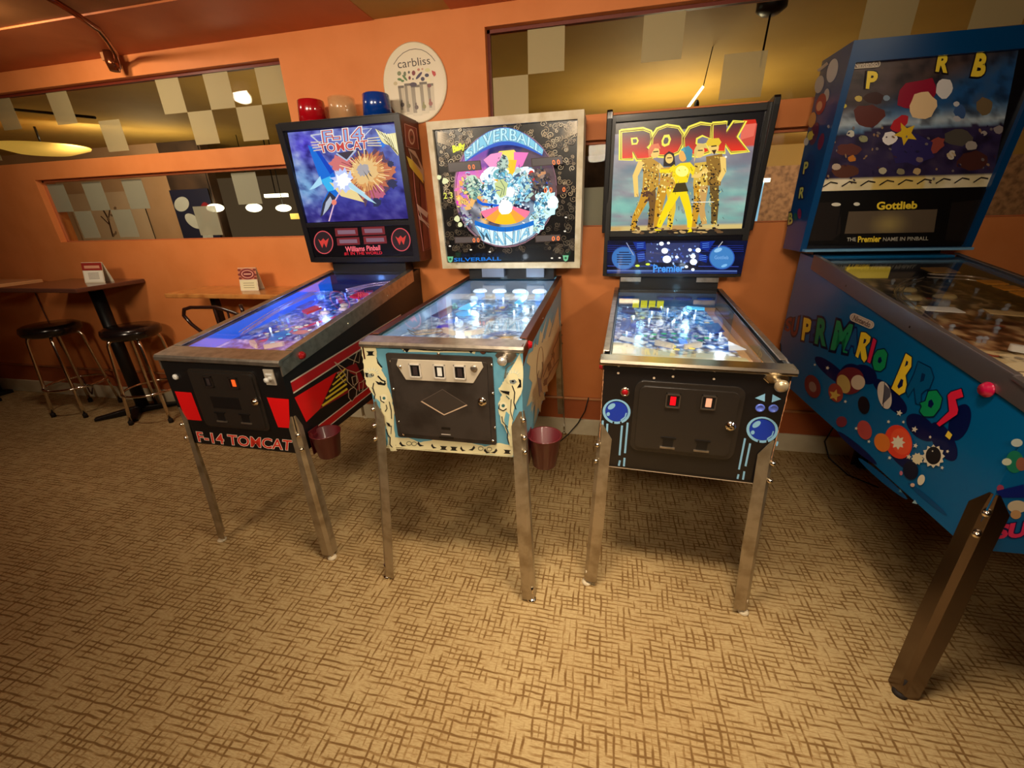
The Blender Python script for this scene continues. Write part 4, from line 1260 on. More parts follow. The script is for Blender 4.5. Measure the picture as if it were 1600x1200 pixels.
MB().lathe([(.012, 0), (.012, .004), (.009, .006), (0, .006)], c=(x, m2.dy, z), axis='y', n=18).build('coin_button', M_steel, m2.door)
x, z = cp(285, 572)
MB().lathe([(.006, 0), (.006, .004), (0, .005)], c=(x, m2.dy, z), axis='y', n=12).build('plate_screw', M_bolt, m2.door)
m2.dy += .003
x, z = cp(762, 778); m2.lock(x, z, .012)
a = Art(m2.fr, (0, m2.dy, 0), (1, 0, 0), (0, 0, 1)); a.crop(550, 420, 3.749)
a.poly([(405, 775), (530, 705), (675, 797), (540, 857)], (62, 54, 48)); a.line([(405, 775), (540, 855), (675, 797)], 7, (206, 178, 150)); a.line([(405, 775), (530, 706), (675, 797)], 3, (100, 88, 80))  # flat diamond; the relief's bright lower edge and dark face are painted shading
a.poly([(524, 926), (576, 930), (576, 944), (524, 940)], (22, 18, 16)); a.line([(524, 968), (578, 972)], 6, (190, 180, 170)); a.poly([(512, 980), (596, 986), (596, 998), (512, 992)], (18, 16, 14))
a.build('door_emboss_shading', M_decal, m2.door)
for x, y in [(503, 500), (222, 545), (240, 708), (272, 900), (297, 974), (554, 992), (822, 1012), (834, 935), (822, 733), (815, 566)]:
    xx, zz = cp(x, y)
    MB().lathe([(.005, 0), (.005, .002), (0, .004)], c=(xx, -.008, zz), axis='y', n=10).build('door_screw', M_bolt, m2.door)
# plunger
x, z = m2.px_front(550 + 905 / 3.749, 420 + 515 / 3.749)
pp = MB().prism([(x + dx, -.005, z + dz) for dx, dz in [(-.038, .004), (-.022, .026), (.022, .026), (.036, .006), (.018, -.018), (-.018, -.020)]], (0, .005, 0)).build('plunger_plate', M_steel, m2.t, bevel=.002)
MB().lathe([(.011, 0), (.007, .006), (.007, .028), (.014, .032), (.016, .044), (.010, .052), (0, .053)], c=(x - .004, -.005, z), axis='y', n=18).build('plunger_knob', mat('knob_chrome', (230, 224, 214), rough=.15, metal=.7), pp)
x, z = m2.px_front(550 + 768 / 3.749, 420 + 482 / 3.749)
MB().lathe([(.010, 0), (.010, .004), (.006, .006), (0, .006)], c=(x, 0, z), axis='y', n=16).build('start_button', mat('button_brown', (110, 66, 50), rough=.3), m2.t)
# front artwork: cream scrolls and figures on light blue
a = m2.front_art(); a.crop(550, 420, 3.749)
CREAM = (238, 230, 184); BK = (22, 24, 26); LB = (112, 176, 198)
def wob(pts, amp, seed):
    r_ = random.Random(seed); out = []
    for i in range(len(pts)):
        x0, y0 = pts[i]; x1, y1 = pts[(i + 1) % len(pts)]
        for k in range(4):
            t_ = k / 4
            out.append((x0 + (x1 - x0) * t_ + r_.uniform(-amp, amp), y0 + (y1 - y0) * t_ + r_.uniform(-amp, amp)))
    return out
a.poly([(275, 458), (735, 462), (718, 500), (700, 492), (310, 486)], CREAM)
a.line([(300, 482), (318, 460), (350, 466), (420, 476), (520, 480), (640, 478), (690, 470), (706, 488)], 6, BK)
for x0 in (400, 455, 520, 575, 630): a.poly([(x0, 458), (x0 + 38, 460), (x0 + 26, 466), (x0 + 38, 474), (x0, 472), (x0 + 12, 466)], BK)
a.poly([(300, 468), (345, 462), (322, 492)], BK); a.poly([(665, 466), (712, 468), (700, 496)], BK)
# bottom band
a.poly(wob([(205, 985), (330, 990), (400, 1015), (480, 1000), (620, 1010), (700, 1020), (780, 1040), (860, 1020), (945, 1035), (945, 1095), (820, 1086), (520, 1066), (206, 1042)], 2, 4), CREAM)
for x0, y0 in ((215, 1008), (515, 1036), (575, 1040), (888, 1058)):
    a.poly([(x0, y0), (x0 + 44, y0 + 3), (x0 + 36, y0 + 10), (x0 + 34, y0 + 18), (x0 + 46, y0 + 26), (x0, y0 + 23), (x0 + 10, y0 + 15), (x0 + 8, y0 + 8)], BK)
for x0, y0, s_ in ((285, 1010, 1), (390, 1010, 1), (470, 1022, .8), (640, 1038, .8), (715, 1034, -1), (780, 1050, 1), (845, 1050, -1)):
    a.poly([(x0, y0), (x0 + 12 * s_, y0 + 18), (x0 + 34 * s_, y0 + 26), (x0 + 8 * s_, y0 + 30), (x0 - 8 * s_, y0 + 14)], BK)
for x0 in (330, 360, 750, 800): a.ring(x0 + 5, 1022 + (x0 - 330) * .07, 14, 11, 4, (120, 120, 90))
# column figures left and right
def figure(ox, oy, mir, seed):
    M = lambda pts: [(ox + mir * x, oy + y) for x, y in pts]
    r_ = random.Random(seed)
    a.poly(wob(M([(-30, -110), (50, -112), (62, -80), (60, -40), (85, -5), (95, 40), (118, 70), (122, 120), (148, 180), (165, 260), (160, 330), (172, 430), (178, 500), (140, 500), (128, 400), (108, 330), (70, 220), (30, 150), (0, 110), (-14, 30), (-20, -40)]), 4, seed), CREAM)
    a.poly(M([(0, -84), (48, -84), (40, -76), (40, -66), (52, -58), (2, -58), (12, -66), (10, -76)]), BK)
    a.poly(M([(60, -50), (74, -20), (96, 8), (90, 14), (66, -14)]), BK)
    # head and hair
    for k in range(16):
        t_ = PI + PI * k / 15
        a.poly(M([(36 + 26 * math.cos(t_), 50 + 20 * math.sin(t_)), (36 + 52 * math.cos(t_ + .08), 50 + 48 * math.sin(t_ + .08)), (36 + 26 * math.cos(t_ + .16), 50 + 20 * math.sin(t_ + .16))]), (250, 246, 214) if k % 2 else (206, 226, 220))
    a.ell(ox + mir * 36, oy + 58, 30, 24, CREAM); a.poly(M([(-6, 40), (16, 44), (10, 70), (0, 66)]), BK)
    a.poly(M([(8, 52), (34, 44), (50, 60), (30, 70), (14, 68)]), (150, 160, 150)); a.ell(ox + mir * 38, oy + 54, 9, 7, BK); a.ell(ox + mir * 39, oy + 53, 4, 3, CREAM)
    a.line(M([(70, 60), (92, 84), (112, 92), (106, 110), (80, 96)]), 9, BK)
    a.poly(M([(54, 88), (96, 104), (120, 100), (110, 116), (70, 110)]), BK)
    a.line(M([(46, 100), (40, 130), (54, 170), (46, 196)]), 6, BK)
    a.ell(ox + mir * 104, oy + 190, 22, 24, (246, 240, 204)); a.ell(ox + mir * 106, oy + 190, 9, 9, (60, 110, 110)); a.line(M([(84, 178), (88, 205), (108, 216)]), 6, BK)
    a.line(M([(118, 228), (124, 250), (112, 268)]), 5, BK)
    a.poly(M([(60, 190), (84, 214), (86, 290), (120, 360), (132, 470), (116, 420), (94, 350), (66, 250)]), LB)
    a.line(M([(86, 250), (92, 290), (104, 330), (114, 352)]), 5, BK); a.line(M([(136, 210), (148, 260), (150, 310)]), 5, BK)
    a.poly(M([(118, 330), (136, 336), (150, 360), (130, 352)]), BK)
    a.line(M([(120, 370), (126, 400), (142, 420), (140, 460), (156, 480)]), 6, BK); a.line(M([(150, 350), (146, 400)]), 4, BK)
    for k in range(10):
        t_ = r_.uniform(0, 1)
        a.line(M([(30 + 110 * t_, 120 + 340 * t_), (40 + 112 * t_, 136 + 340 * t_)]), 2.5, (130, 140, 120))
figure(84, 566, 1, 3)
def figr():
    M = lambda pts: pts
    a.poly(wob([(1002, 462), (905, 640), (880, 670), (862, 700), (880, 740), (858, 790), (862, 850), (880, 900), (905, 950), (930, 1035), (945, 1035), (944, 960), (940, 900), (950, 820), (1000, 700), (1002, 560)], 4, 7), CREAM)
    for k in range(16):
        t_ = PI + PI * k / 15
        a.poly([(945 + 30 * math.cos(t_), 630 + 22 * math.sin(t_)), (945 + 60 * math.cos(t_ + .08), 630 + 55 * math.sin(t_ + .08)), (945 + 30 * math.cos(t_ + .16), 630 + 22 * math.sin(t_ + .16))], (250, 246, 214) if k % 2 else (214, 230, 220))
    a.ell(940, 645, 36, 28, CREAM); a.poly([(975, 640), (992, 648), (994, 690), (968, 694), (984, 668)], BK); a.poly([(925, 650), (955, 645), (968, 660), (950, 672), (928, 668)], (130, 140, 140)); a.ell(944, 656, 8, 6, BK)
    a.line([(915, 605), (895, 640), (905, 580), (950, 545)], 5, (120, 110, 80))
    a.poly([(866, 708), (925, 715), (922, 736), (885, 722)], BK); a.line([(940, 680), (955, 720), (950, 780), (962, 820)], 6, BK); a.line([(905, 740), (925, 760)], 6, (60, 110, 110))
    a.ell(888, 800, 22, 24, (246, 240, 204)); a.ell(888, 798, 10, 10, (60, 110, 110)); a.line([(866, 790), (862, 815), (888, 828), (908, 815)], 6, BK)
    a.poly([(905, 830), (925, 850), (915, 930), (930, 980), (905, 930), (893, 880)], LB); a.line([(880, 860), (884, 890), (915, 925)], 5, BK); a.line([(900, 915), (915, 950), (912, 985), (922, 1020)], 6, BK)
    a.poly([(985, 500), (1003, 560), (1003, 470)], LB)
    a.line([(935, 760), (930, 830), (945, 880)], 4, BK)
figr()
a.line([(205, 1042), (944, 1096)], 5, CREAM)
a.build('front_artwork', M_decal, m2.t)
# side artwork: cream starburst, line figure
a = m2.side_art(1); a.crop(790, 440, 4.618)
a.poly([(150, 585), (178, 612), (168, 700), (192, 728), (176, 800), (150, 905), (190, 862), (180, 940), (212, 885), (205, 1030), (232, 905), (250, 945), (260, 862), (286, 850), (272, 800), (305, 792), (300, 745), (338, 700), (366, 640), (392, 560), (398, 430), (412, 250), (388, 330), (378, 180), (336, 330), (318, 260), (280, 420), (250, 350), (232, 460), (208, 445), (194, 500), (162, 525)], (226, 208, 160))
for x0, y0, x1, y1 in ((205, 840, 190, 960), (225, 850, 222, 1000), (242, 840, 246, 930), (186, 830, 166, 900), (250, 430, 300, 250), (290, 430, 352, 240), (330, 420, 384, 200)):
    a.poly([(x0 - 8, y0), (x0 + 8, y0), (x1, y1)], (236, 220, 176))
for x0, y0, x1, y1 in ((212, 470, 222, 400), (262, 440, 296, 300), (312, 400, 350, 260), (196, 870, 186, 930)):
    a.poly([(x0 - 5, y0), (x0 + 5, y0), (x1, y1)], (130, 150, 150))
a.ring(247, 600, 22, 130, 3.5, (120, 84, 60), rot=3)
for pl in ([(240, 640), (228, 680), (238, 760), (246, 830)], [(262, 580), (268, 640), (250, 720), (262, 800)], [(268, 690), (300, 610), (330, 560), (345, 480)], [(270, 740), (300, 700), (340, 620), (380, 560)], [(330, 520), (350, 560), (345, 600)], [(300, 600), (320, 640), (310, 680)], [(345, 480), (372, 420), (388, 360)]):
    a.line(pl, 5, (66, 58, 60))
a.poly([(228, 690), (252, 700), (262, 780), (240, 820)], (120, 140, 150)); a.poly([(275, 710), (300, 690), (296, 740), (272, 755)], (60, 66, 76)); a.poly([(300, 600), (322, 570), (330, 620), (306, 650)], (40, 40, 46)); a.poly([(338, 490), (352, 520), (346, 560), (334, 540)], (60, 56, 60))
a.build('side_artwork', M_decal, m2.t)

def f2(a, b):
    n = nz(a * 5, b * 9, 11.3); n2 = nz(a * 18, b * 26, 14.0, 4)
    base = mixc((120, 140, 160), (150, 160, 170), .5 + n)
    if b > .45: base = mixc(base, (70, 150, 210), .5 + n)
    base = mixc(base, (40, 100, 215), max(0, 1 - math.hypot((a - .28) * 5, (b - .45) * 4)))
    if b < .12: base = mixc((186, 150, 120), (206, 176, 140), .5 + n)
    base = mixc(base, (225, 240, 250), max(0, n2 * 1.6))
    base = mixc(base, (50, 60, 90), max(0, -n2 * 1.6))
    return base
pf, ar, P = playfield(m2, f2, 1.0, dfront=.05, drear=.09, back_col=(130, 150, 170))
ar.metric(); uv = ar.uvf
for k in range(46):
    a_, b_ = rnd.uniform(.1, .92), rnd.uniform(.25, .97)
    ar.ell(*uv(a_, b_), rnd.uniform(.006, .018), rnd.uniform(.005, .014), rnd.choice([(40, 90, 220), (235, 245, 255), (90, 190, 240), (150, 160, 180), (60, 60, 150), (180, 220, 240)]), rot=rnd.uniform(0, 180))
ar.ell(*uv(.28, .50), .05, .06, (70, 190, 245), e=1.3); ar.ell(*uv(.26, .36), .035, .04, (40, 130, 235), e=1.2); ar.ell(*uv(.24, .27), .03, .03, (30, 50, 200))
ar.poly([uv(.50, .56), uv(.62, .56), uv(.60, .70), uv(.50, .70)], (70, 70, 150)); ar.ell(*uv(.56, .63), .016, .03, (226, 190, 70)); ar.ell(*uv(.56, .56), .018, .010, (240, 200, 90))
for k in range(3): ar.line([uv(.30 + .05 * k, .12), uv(.34 + .07 * k, .3)], .005, (200, 190, 180))
ar.poly([uv(0, 0), uv(1, 0), uv(1, .06), uv(.62, .10), uv(.5, .07), uv(.38, .10), uv(0, .06)], (196, 170, 146))
inserts(ar, [(.45 + .05 * k, .28 + .02 * abs(k - 2), (200, 220, 240), 1.2) for k in range(5)] + [(.3, .55 + .05 * k, (160, 220, 255), 1.6) for k in range(4)] + [(.7, .5 + .05 * k, (160, 230, 255), 1.5) for k in range(5)])
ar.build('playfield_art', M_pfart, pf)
M_cap = mat('bumper_cap_white', (235, 245, 255), rough=.25, emit=(225, 242, 255), estr=1.5)
M_capb = mat('bumper_blue', (40, 120, 220), rough=.25, emit=(60, 170, 245), estr=.9)
for a_ in (.20, .42, .64, .86): bumper(pf, P, a_, .86, M_cap, M_capb, r=.036, h=.05)
flippers(pf, P, M_whitepl, b=.18)
post_field(pf, P, [(rnd.uniform(.08, .92), rnd.uniform(.22, .95)) for _ in range(24)], M_clear)
for q in ([(.08, .34), (.2, .30), (.22, .5), (.1, .54)], [(.84, .3), (.93, .34), (.92, .52), (.83, .5)], [(.3, .7), (.46, .7), (.44, .76), (.3, .76)], [(.6, .72), (.74, .70), (.76, .77), (.62, .78)]):
    plastic(pf, P, q, M_bluepl if rnd.random() < .5 else M_clear)
M_glowb = mat('lit_blue_plastic', (90, 200, 250), rough=.3, emit=(90, 200, 250), estr=1.2)
plastic(pf, P, [(.24, .46), (.34, .46), (.34, .58), (.26, .58)], M_glowb, h=.03, th=.006)
plastic(pf, P, [(.70, .60), (.78, .60), (.78, .72), (.71, .74)], M_glowb, h=.03, th=.006)
bulbs(pf, P, [(.30, .52), (.22, .62), (.36, .64), (.7, .66), (.74, .5), (.5, .78), (.16, .44), (.88, .6), (.3, .35)], M_bulb_w, r=.006)
wire_ramp(pf, P, [(.06, .16, .01), (.14, .12, .01), (.32, .17, .01)], M_steel, name='lane_guide')
wire_ramp(pf, P, [(.92, .16, .01), (.84, .12, .01), (.66, .17, .01)], M_steel, name='lane_guide')
lamp('playfield_lamp', 'POINT', (-.12, .8, m2.zg(.8) - .03), .9, (.55, .8, 1.0), .02, parent=m2.t)
lamp('playfield_lamp', 'POINT', (.12, .95, m2.zg(.95) - .03), .7, (.6, .85, 1.0), .02, parent=m2.t)
lamp('playfield_lamp', 'POINT', (-.05, .35, m2.zg(.35) - .025), .25, (.7, .85, 1.0), .02, parent=m2.t)

# head
M_white2 = mat('cream_white_frame', (222, 208, 178), rough=.5, bump=(14, .12, (196, 176, 138)))
m2.head(.7941, 1.1392, 1.8675, 1.1093, 1.0605, 1.295, [M_white2], .030, M_white2, border_top=.036, border_bot=.032, neck=.5)
MB().box((-.16, 1.11, 1.09), (-.03, 1.15, 1.138)).box((.1, 1.11, 1.09), (.2, 1.15, 1.138)).build('neck_hinge', mat('hinge_grey', (120, 130, 150), rough=.4, metal=.6), m2.t)
a = m2.head_art(); a.crop(660, 160, 4.444)
m2.head_base(a, (16, 13, 11)); a.crop(660, 160, 4.444)
# scroll ornament
rr_ = random.Random(5)
def scroll(cx, cy, r, col, w, turns=1.3, d=1, st=0):
    pts = [(cx + r * (1 - k / 22) * math.cos(st + d * 2 * PI * turns * k / 18), cy + r * (1 - k / 22) * math.sin(st + d * 2 * PI * turns * k / 18)) for k in range(19)]
    a.line(pts, w, col)
TAN = [(176, 146, 108), (140, 114, 84), (196, 170, 132), (110, 90, 70)]
def inside(x, y):
    # within the black border but outside the round picture
    l = 95 + (y - 190) * .075; r = 1085 - (y - 120) * .012; t_ = 185 - (x - 100) * .075
    return l + 18 < x < r - 22 and t_ + 16 < y < 1040 and math.hypot((x - 580) / 350, (y - 600) / 405) > 1.04
for k in range(430):
    side = rr_.random()
    if side < .42: x, y = rr_.uniform(110, 330), rr_.uniform(180, 1040)
    elif side < .84: x, y = rr_.uniform(820, 1075), rr_.uniform(130, 1040)
    else: x, y = rr_.uniform(160, 1060), rr_.choice([rr_.uniform(150, 230), rr_.uniform(980, 1050)])
    if not inside(x, y): continue
    dk = .45 if y > 700 else 1.0
    c_ = mixc((16, 13, 11), rr_.choice(TAN), dk)
    scroll(x, y, rr_.uniform(10, 26), c_, rr_.uniform(3, 6), d=rr_.choice([-1, 1]), st=rr_.uniform(0, 6))
for k in range(12):
    a.poly([(110, 205 + 6 * k), (190 + 4 * k, 215 + 9 * k), (115, 214 + 6 * k)], (190, 160, 120)); a.poly([(1078, 130 + 7 * k), (985 - 4 * k, 150 + 11 * k), (1074, 139 + 7 * k)], (190, 160, 120))
# round picture
def disc(cx, cy, rx, ry, fn, rings=16, n=64):
    pts = [a.to((cx, cy))]; cols = [fn(0, 0)]
    ts = []
    for j in range(1, rings + 1):
        for i in range(n):
            t_ = 2 * PI * i / n
            pts.append(a.to((cx + rx * j / rings * math.cos(t_), cy + ry * j / rings * math.sin(t_)))); cols.append(fn(j / rings, t_))
    for i in range(n):
        ts.append((0, 1 + i, 1 + (i + 1) % n))
        for j in range(1, rings):
            p, q = 1 + (j - 1) * n + i, 1 + (j - 1) * n + (i + 1) % n
            ts += [(p, p + n, q + n), (p, q + n, q)]
    a.put(pts, ts, [tuple(lin(c)) for c in cols])
def dfn(r, t_):
    x, y = r * math.cos(t_), r * math.sin(t_)
    n2 = nz(x * 7, y * 7, 3.0, 4)
    c = mixc((30, 30, 60), (90, 70, 90), .5 + n2)
    if x < -.35: c = mixc((230, 120, 200), (250, 190, 90), max(0, min(1, .5 + y * 2 + n2)))
    if y < -.35: c = mixc(c, (60, 60, 140), .5)
    if x > .3 and y < .2: c = mixc(c, (120, 90, 80), .6)
    if y > .25 and x > -.1: c = mixc(c, (190, 230, 250), .6)
    if y > .2 and x < -.45: c = mixc((190, 190, 200), (60, 60, 70), .5 + n2)
    return c
disc(580, 595, 352, 405, dfn)
a.ring(580, 595, 352, 405, 10, (150, 110, 120))
a.ring(585, 595, 345, 398, 4, (70, 30, 40))
# glowing rays around the centre
a.poly([(470, 420), (540, 340), (640, 330), (700, 400), (640, 520), (520, 500)], (255, 214, 90), e=1.2)
a.poly([(430, 400), (480, 360), (560, 345), (540, 440), (490, 470)], (250, 150, 200), e=1.1); a.poly([(640, 345), (740, 350), (700, 440), (640, 480)], (246, 120, 190), e=1.1)
a.poly([(600, 400), (660, 400), (640, 500), (610, 490)], (255, 190, 40), e=1.2)
# wing shapes and central figure mass in cyan and white
def blob(cx, cy, rx, ry, n, col, seed, e=1.0, irr=.28, rot=0):
    r_ = random.Random(seed)
    cr, sr = math.cos(rot), math.sin(rot)
    p = []
    for k in range(n):
        t_ = 2 * PI * k / n; f_ = 1 - irr * r_.random()
        x, y = rx * f_ * math.cos(t_), ry * f_ * math.sin(t_)
        p.append((cx + x * cr - y * sr, cy + x * sr + y * cr))
    a.poly(p, col, e)
blob(550, 610, 160, 130, 26, (196, 236, 245), 1, 1.25); blob(520, 500, 100, 70, 20, (226, 246, 250), 2, 1.4); blob(690, 560, 80, 130, 22, (170, 220, 240), 3, 1.3)
blob(360, 580, 80, 80, 18, (196, 226, 196), 4, 1.05); blob(620, 610, 60, 60, 14, (255, 255, 255), 5, 1.9); blob(440, 520, 40, 40, 12, (255, 255, 255), 6, 1.8)
blob(860, 700, 90, 110, 24, (196, 244, 250), 7, 1.3); blob(910, 690, 40, 50, 12, (240, 255, 255), 8, 2.0); blob(800, 830, 60, 80, 18, (190, 240, 250), 9, 1.3)
blob(820, 560, 60, 60, 16, (120, 100, 84), 10, .8); blob(830, 490, 36, 36, 10, (226, 160, 110), 12, .9)
blob(572, 420, 36, 60, 14, (190, 214, 196), 13, 1.0); blob(548, 510, 60, 40, 16, (170, 226, 236), 14, 1.1); a.ell(548, 500, 52, 40, (120, 190, 200)); a.poly([(495, 535), (600, 530), (600, 550), (545, 560)], (255, 170, 30), e=1.2)
blob(560, 600, 56, 70, 12, (216, 226, 160), 15, 1.1, .5); blob(720, 480, 70, 36, 14, (244, 250, 250), 16, 1.3); blob(760, 520, 30, 50, 10, (236, 60, 40), 17, 1.0); a.poly([(735, 500), (775, 510), (745, 560)], (255, 210, 60))
blob(265, 690, 26, 30, 10, (236, 60, 190), 18, 1.1); blob(320, 700, 70, 60, 14, (250, 190, 110), 19, 1.0, .5)
def shards(cx, cy, rx, ry, n, cols, smin, smax, seed, e=1.0, ol=(30, 60, 90)):
    r_ = random.Random(seed)
    for _ in range(n):
        t_ = r_.uniform(0, 2 * PI); q_ = math.sqrt(r_.random())
        x_, y_ = cx + rx * q_ * math.cos(t_), cy + ry * q_ * math.sin(t_)
        if math.hypot((x_ - 580) / 345, (y_ - 600) / 395) > .97: continue
        s_ = r_.uniform(smin, smax); th = r_.uniform(0, PI); asp = r_.uniform(.25, .7)
        p_ = []
        m_ = r_.choice([3, 4, 4, 5, 6])
        for k_ in range(m_):
            a_ = 2 * PI * k_ / m_ + r_.uniform(-.3, .3)
            u_, v_ = s_ * math.cos(a_), s_ * asp * math.sin(a_)
            p_.append((x_ + u_ * math.cos(th) - v_ * math.sin(th), y_ + u_ * math.sin(th) + v_ * math.cos(th)))
        a.poly(p_, r_.choice(cols), e)
        if r_.random() < .5: a.line(p_ + [p_[0]], 2.6, ol)
CY = [(170, 226, 240), (210, 242, 250), (120, 200, 230), (240, 252, 255), (90, 170, 210), (60, 120, 170), (190, 220, 200)]
shards(550, 610, 150, 120, 150, CY, 10, 30, 71, 1.05); shards(700, 580, 70, 130, 90, CY + [(70, 90, 120)], 10, 28, 72, 1.0); shards(860, 700, 80, 110, 100, CY + [(60, 110, 130)], 9, 24, 73, 1.1)
shards(360, 590, 80, 80, 70, [(196, 220, 180), (150, 190, 170), (226, 240, 210), (70, 100, 90), (110, 160, 150)], 8, 22, 74); shards(800, 830, 60, 80, 60, CY, 8, 22, 75)
shards(830, 540, 70, 80, 70, [(120, 100, 84), (84, 66, 60), (170, 140, 120), (50, 40, 44)], 8, 22, 76, .9); shards(572, 430, 34, 60, 40, [(150, 180, 170), (200, 220, 200), (60, 80, 80)], 6, 16, 77)
shards(310, 830, 60, 90, 50, [(150, 150, 150), (50, 50, 56), (206, 210, 214), (90, 60, 110)], 8, 24, 78); shards(310, 640, 50, 120, 40, [(250, 180, 90), (240, 120, 190), (250, 220, 120), (180, 120, 220)], 8, 22, 79)
blob(620, 620, 44, 40, 14, (255, 255, 255), 5, 1.7); blob(900, 700, 26, 34, 12, (250, 255, 255), 8, 1.7)
a.poly([(520, 560), (570, 530), (610, 560), (600, 640), (560, 660), (530, 620)], (206, 220, 150)); a.line([(530, 580), (575, 600), (560, 650)], 4, (40, 70, 80)); a.line([(560, 540), (590, 590), (580, 640)], 4, (60, 90, 90))
for k in range(70):
    x, y = rr_.uniform(320, 900), rr_.uniform(440, 880)
    if math.hypot((x - 580) / 340, (y - 600) / 390) > .95: continue
    dx, dy = rr_.uniform(-34, 34), rr_.uniform(-34, 34)
    a.line([(x, y), (x + dx * .5 + rr_.uniform(-8, 8), y + dy * .5 + rr_.uniform(-8, 8)), (x + dx, y + dy)], rr_.uniform(3, 7), rr_.choice([(50, 100, 130), (30, 60, 90), (120, 190, 220), (255, 255, 255), (90, 110, 90), (20, 70, 180)]), e=rr_.choice([1, 1, 1.3]))
a.poly([(400, 660), (440, 690), (560, 706), (540, 720), (440, 712), (405, 690)], (20, 100, 220))
a.poly([(430, 760), (510, 700), (500, 780), (440, 800)], (30, 34, 70)); a.poly([(650, 700), (760, 720), (750, 780), (660, 790)], (30, 34, 70))
for k in range(14): blob(rr_.uniform(440, 510), rr_.uniform(720, 780), 10, 10, 6, (214, 226, 240), k); blob(rr_.uniform(665, 750), rr_.uniform(715, 775), 10, 10, 6, (214, 226, 240), 40 + k)
# fan at the bottom
for k in range(12):
    t0, t1 = PI * (.06 + .88 * k / 12), PI * (.06 + .88 * (k + 1) / 12)
    f_ = lambda t_, R: (595 - 170 * R * math.cos(t_), 730 + 110 * R * math.sin(t_))
    a.poly([(595, 700), f_(t0, 1), f_(t1, 1)], [(255, 120, 150), (255, 160, 60), (255, 190, 30), (255, 205, 40)][min(k, 11 - k) // 2 if min(k, 11 - k) // 2 < 4 else 3], e=1.15)
blob(595, 720, 50, 60, 12, (244, 250, 246), 31, 1.6)
# lettering bands
def arc_pt(cx, cy, rx, ry, t_): return (cx + rx * math.cos(t_), cy + ry * math.sin(t_))
def band(cx, cy, rx0, ry0, rx1, ry1, t0, t1, col, e=1.0, n=24):
    pts = [arc_pt(cx, cy, rx0, ry0, t0 + (t1 - t0) * k / n) for k in range(n + 1)] + [arc_pt(cx, cy, rx1, ry1, t1 - (t1 - t0) * k / n) for k in range(n + 1)]
    a.poly(pts, col, e)
t0, t1 = math.radians(196), math.radians(344)
top = lambda u: (318 + 535 * u, 400 - 210 * math.sin(PI * (.08 + .86 * u)) ** .9 - 30 * u + 8)
bot = lambda u: (325 + 520 * u, 420 - 95 * math.sin(PI * u) - 45 * u)
n_ = 26
a.poly([top(k / n_) for k in range(n_ + 1)] + [(bot(1 - k / n_)[0], bot(1 - k / n_)[1]) for k in range(n_ + 1)], (20, 90, 200))
bl = lambda u: (bot(u)[0], bot(u)[1] - 26 * math.sin(PI * (.1 + .8 * u)))
a.poly([(top(k / n_)[0], top(k / n_)[1] + 4) for k in range(n_ + 1)] + [bl(1 - k / n_) for k in range(n_ + 1)], (128, 206, 232), e=1.0)
def wtop(u, v):
    A, B = top(u), bl(u)
    return (B[0] * (1 - v) + A[0] * v, B[1] * (1 - v) + A[1] * v)
a.text('SILVERBALL', None, (190, 238, 248), e=1.05, outline=[((20, 70, 120), .035)], bold=.012, warp=lambda u, v: wtop(.02 + .96 * u, .06 + .88 * v))
for k in range(9):
    A, B = wtop(.06 + .11 * k, 0.05), wtop(.08 + .108 * k, .95)
    a.line([A, B], 3, (60, 130, 170))
btop = lambda u: (388 + 400 * u, 812 + 46 * math.sin(PI * u) + 0 * u)
bbot = lambda u: (440 + 320 * u, 948 + 48 * math.sin(PI * u) - 30 * u)
a.poly([btop(k / n_) for k in range(n_ + 1)] + [(780, 905)] + [bbot(1 - k / n_) for k in range(n_ + 1)] + [(415, 890)], (214, 238, 246), e=1.2)
a.poly([(btop(k / n_)[0], btop(k / n_)[1] - 2) for k in range(n_ + 1)] + [(btop(1 - k / n_)[0], btop(1 - k / n_)[1] + 30) for k in range(n_ + 1)], (20, 110, 200), e=1.1)
a.text('MANIA', None, (140, 206, 236), e=1.1, outline=[((60, 90, 110), .02)], bold=.0, warp=lambda u, v: ((bbot(u)[0] * (1 - v) + btop(u)[0] * v), (bbot(u)[1] - 8) * (1 - v) + (btop(u)[1] + 34) * v))
for k in range(7): a.line([(430 + 55 * k, 846 + 16 * math.sin(PI * k / 6)), (450 + 48 * k, 975 - 3 * k + 14 * math.sin(PI * k / 6))], 3, (70, 90, 110))
# score windows
OR = (255, 120, 60)
for q, tx in (([(203, 420), (428, 405), (438, 470), (212, 488)], [(343, 436), (388, 433), (392, 464), (347, 467)]), ([(770, 392), (980, 376), (986, 432), (774, 448)], [(912, 404), (962, 400), (966, 432), (916, 436)]), ([(248, 922), (425, 918), (428, 962), (252, 968)], [(374, 932), (418, 930), (420, 958), (376, 960)]), ([(795, 912), (968, 905), (968, 950), (798, 960)], [(910, 920), (962, 917), (962, 946), (910, 950)])):
    a.poly(q, (70, 54, 46)); a.poly([(q[0][0] + 6, q[0][1] + 5), (q[1][0] - 6, q[1][1] + 5), (q[2][0] - 6, q[2][1] - 5), (q[3][0] + 6, q[3][1] - 5)], (96, 84, 78))
    a.text('0 0', tx, OR, e=1.6, bold=.012)
a.poly([(940, 575), (1008, 570), (1010, 630), (944, 636)], (60, 40, 36)); a.text('0', [(982, 588), (1000, 587), (1001, 616), (983, 618)], OR, e=1.5, bold=.012)
a.text('0 0', [(858, 590), (912, 588), (912, 622), (858, 626)], OR, e=1.5, bold=.012)
a.text('Bally', [(240, 310), (318, 285), (326, 330), (248, 366)], (236, 240, 30), outline=[((230, 236, 20), .06)], bold=.03)
a.text('SILVERBALL', [(248, 1066), (566, 1058), (566, 1082), (248, 1090)], (20, 120, 215), bold=.015)
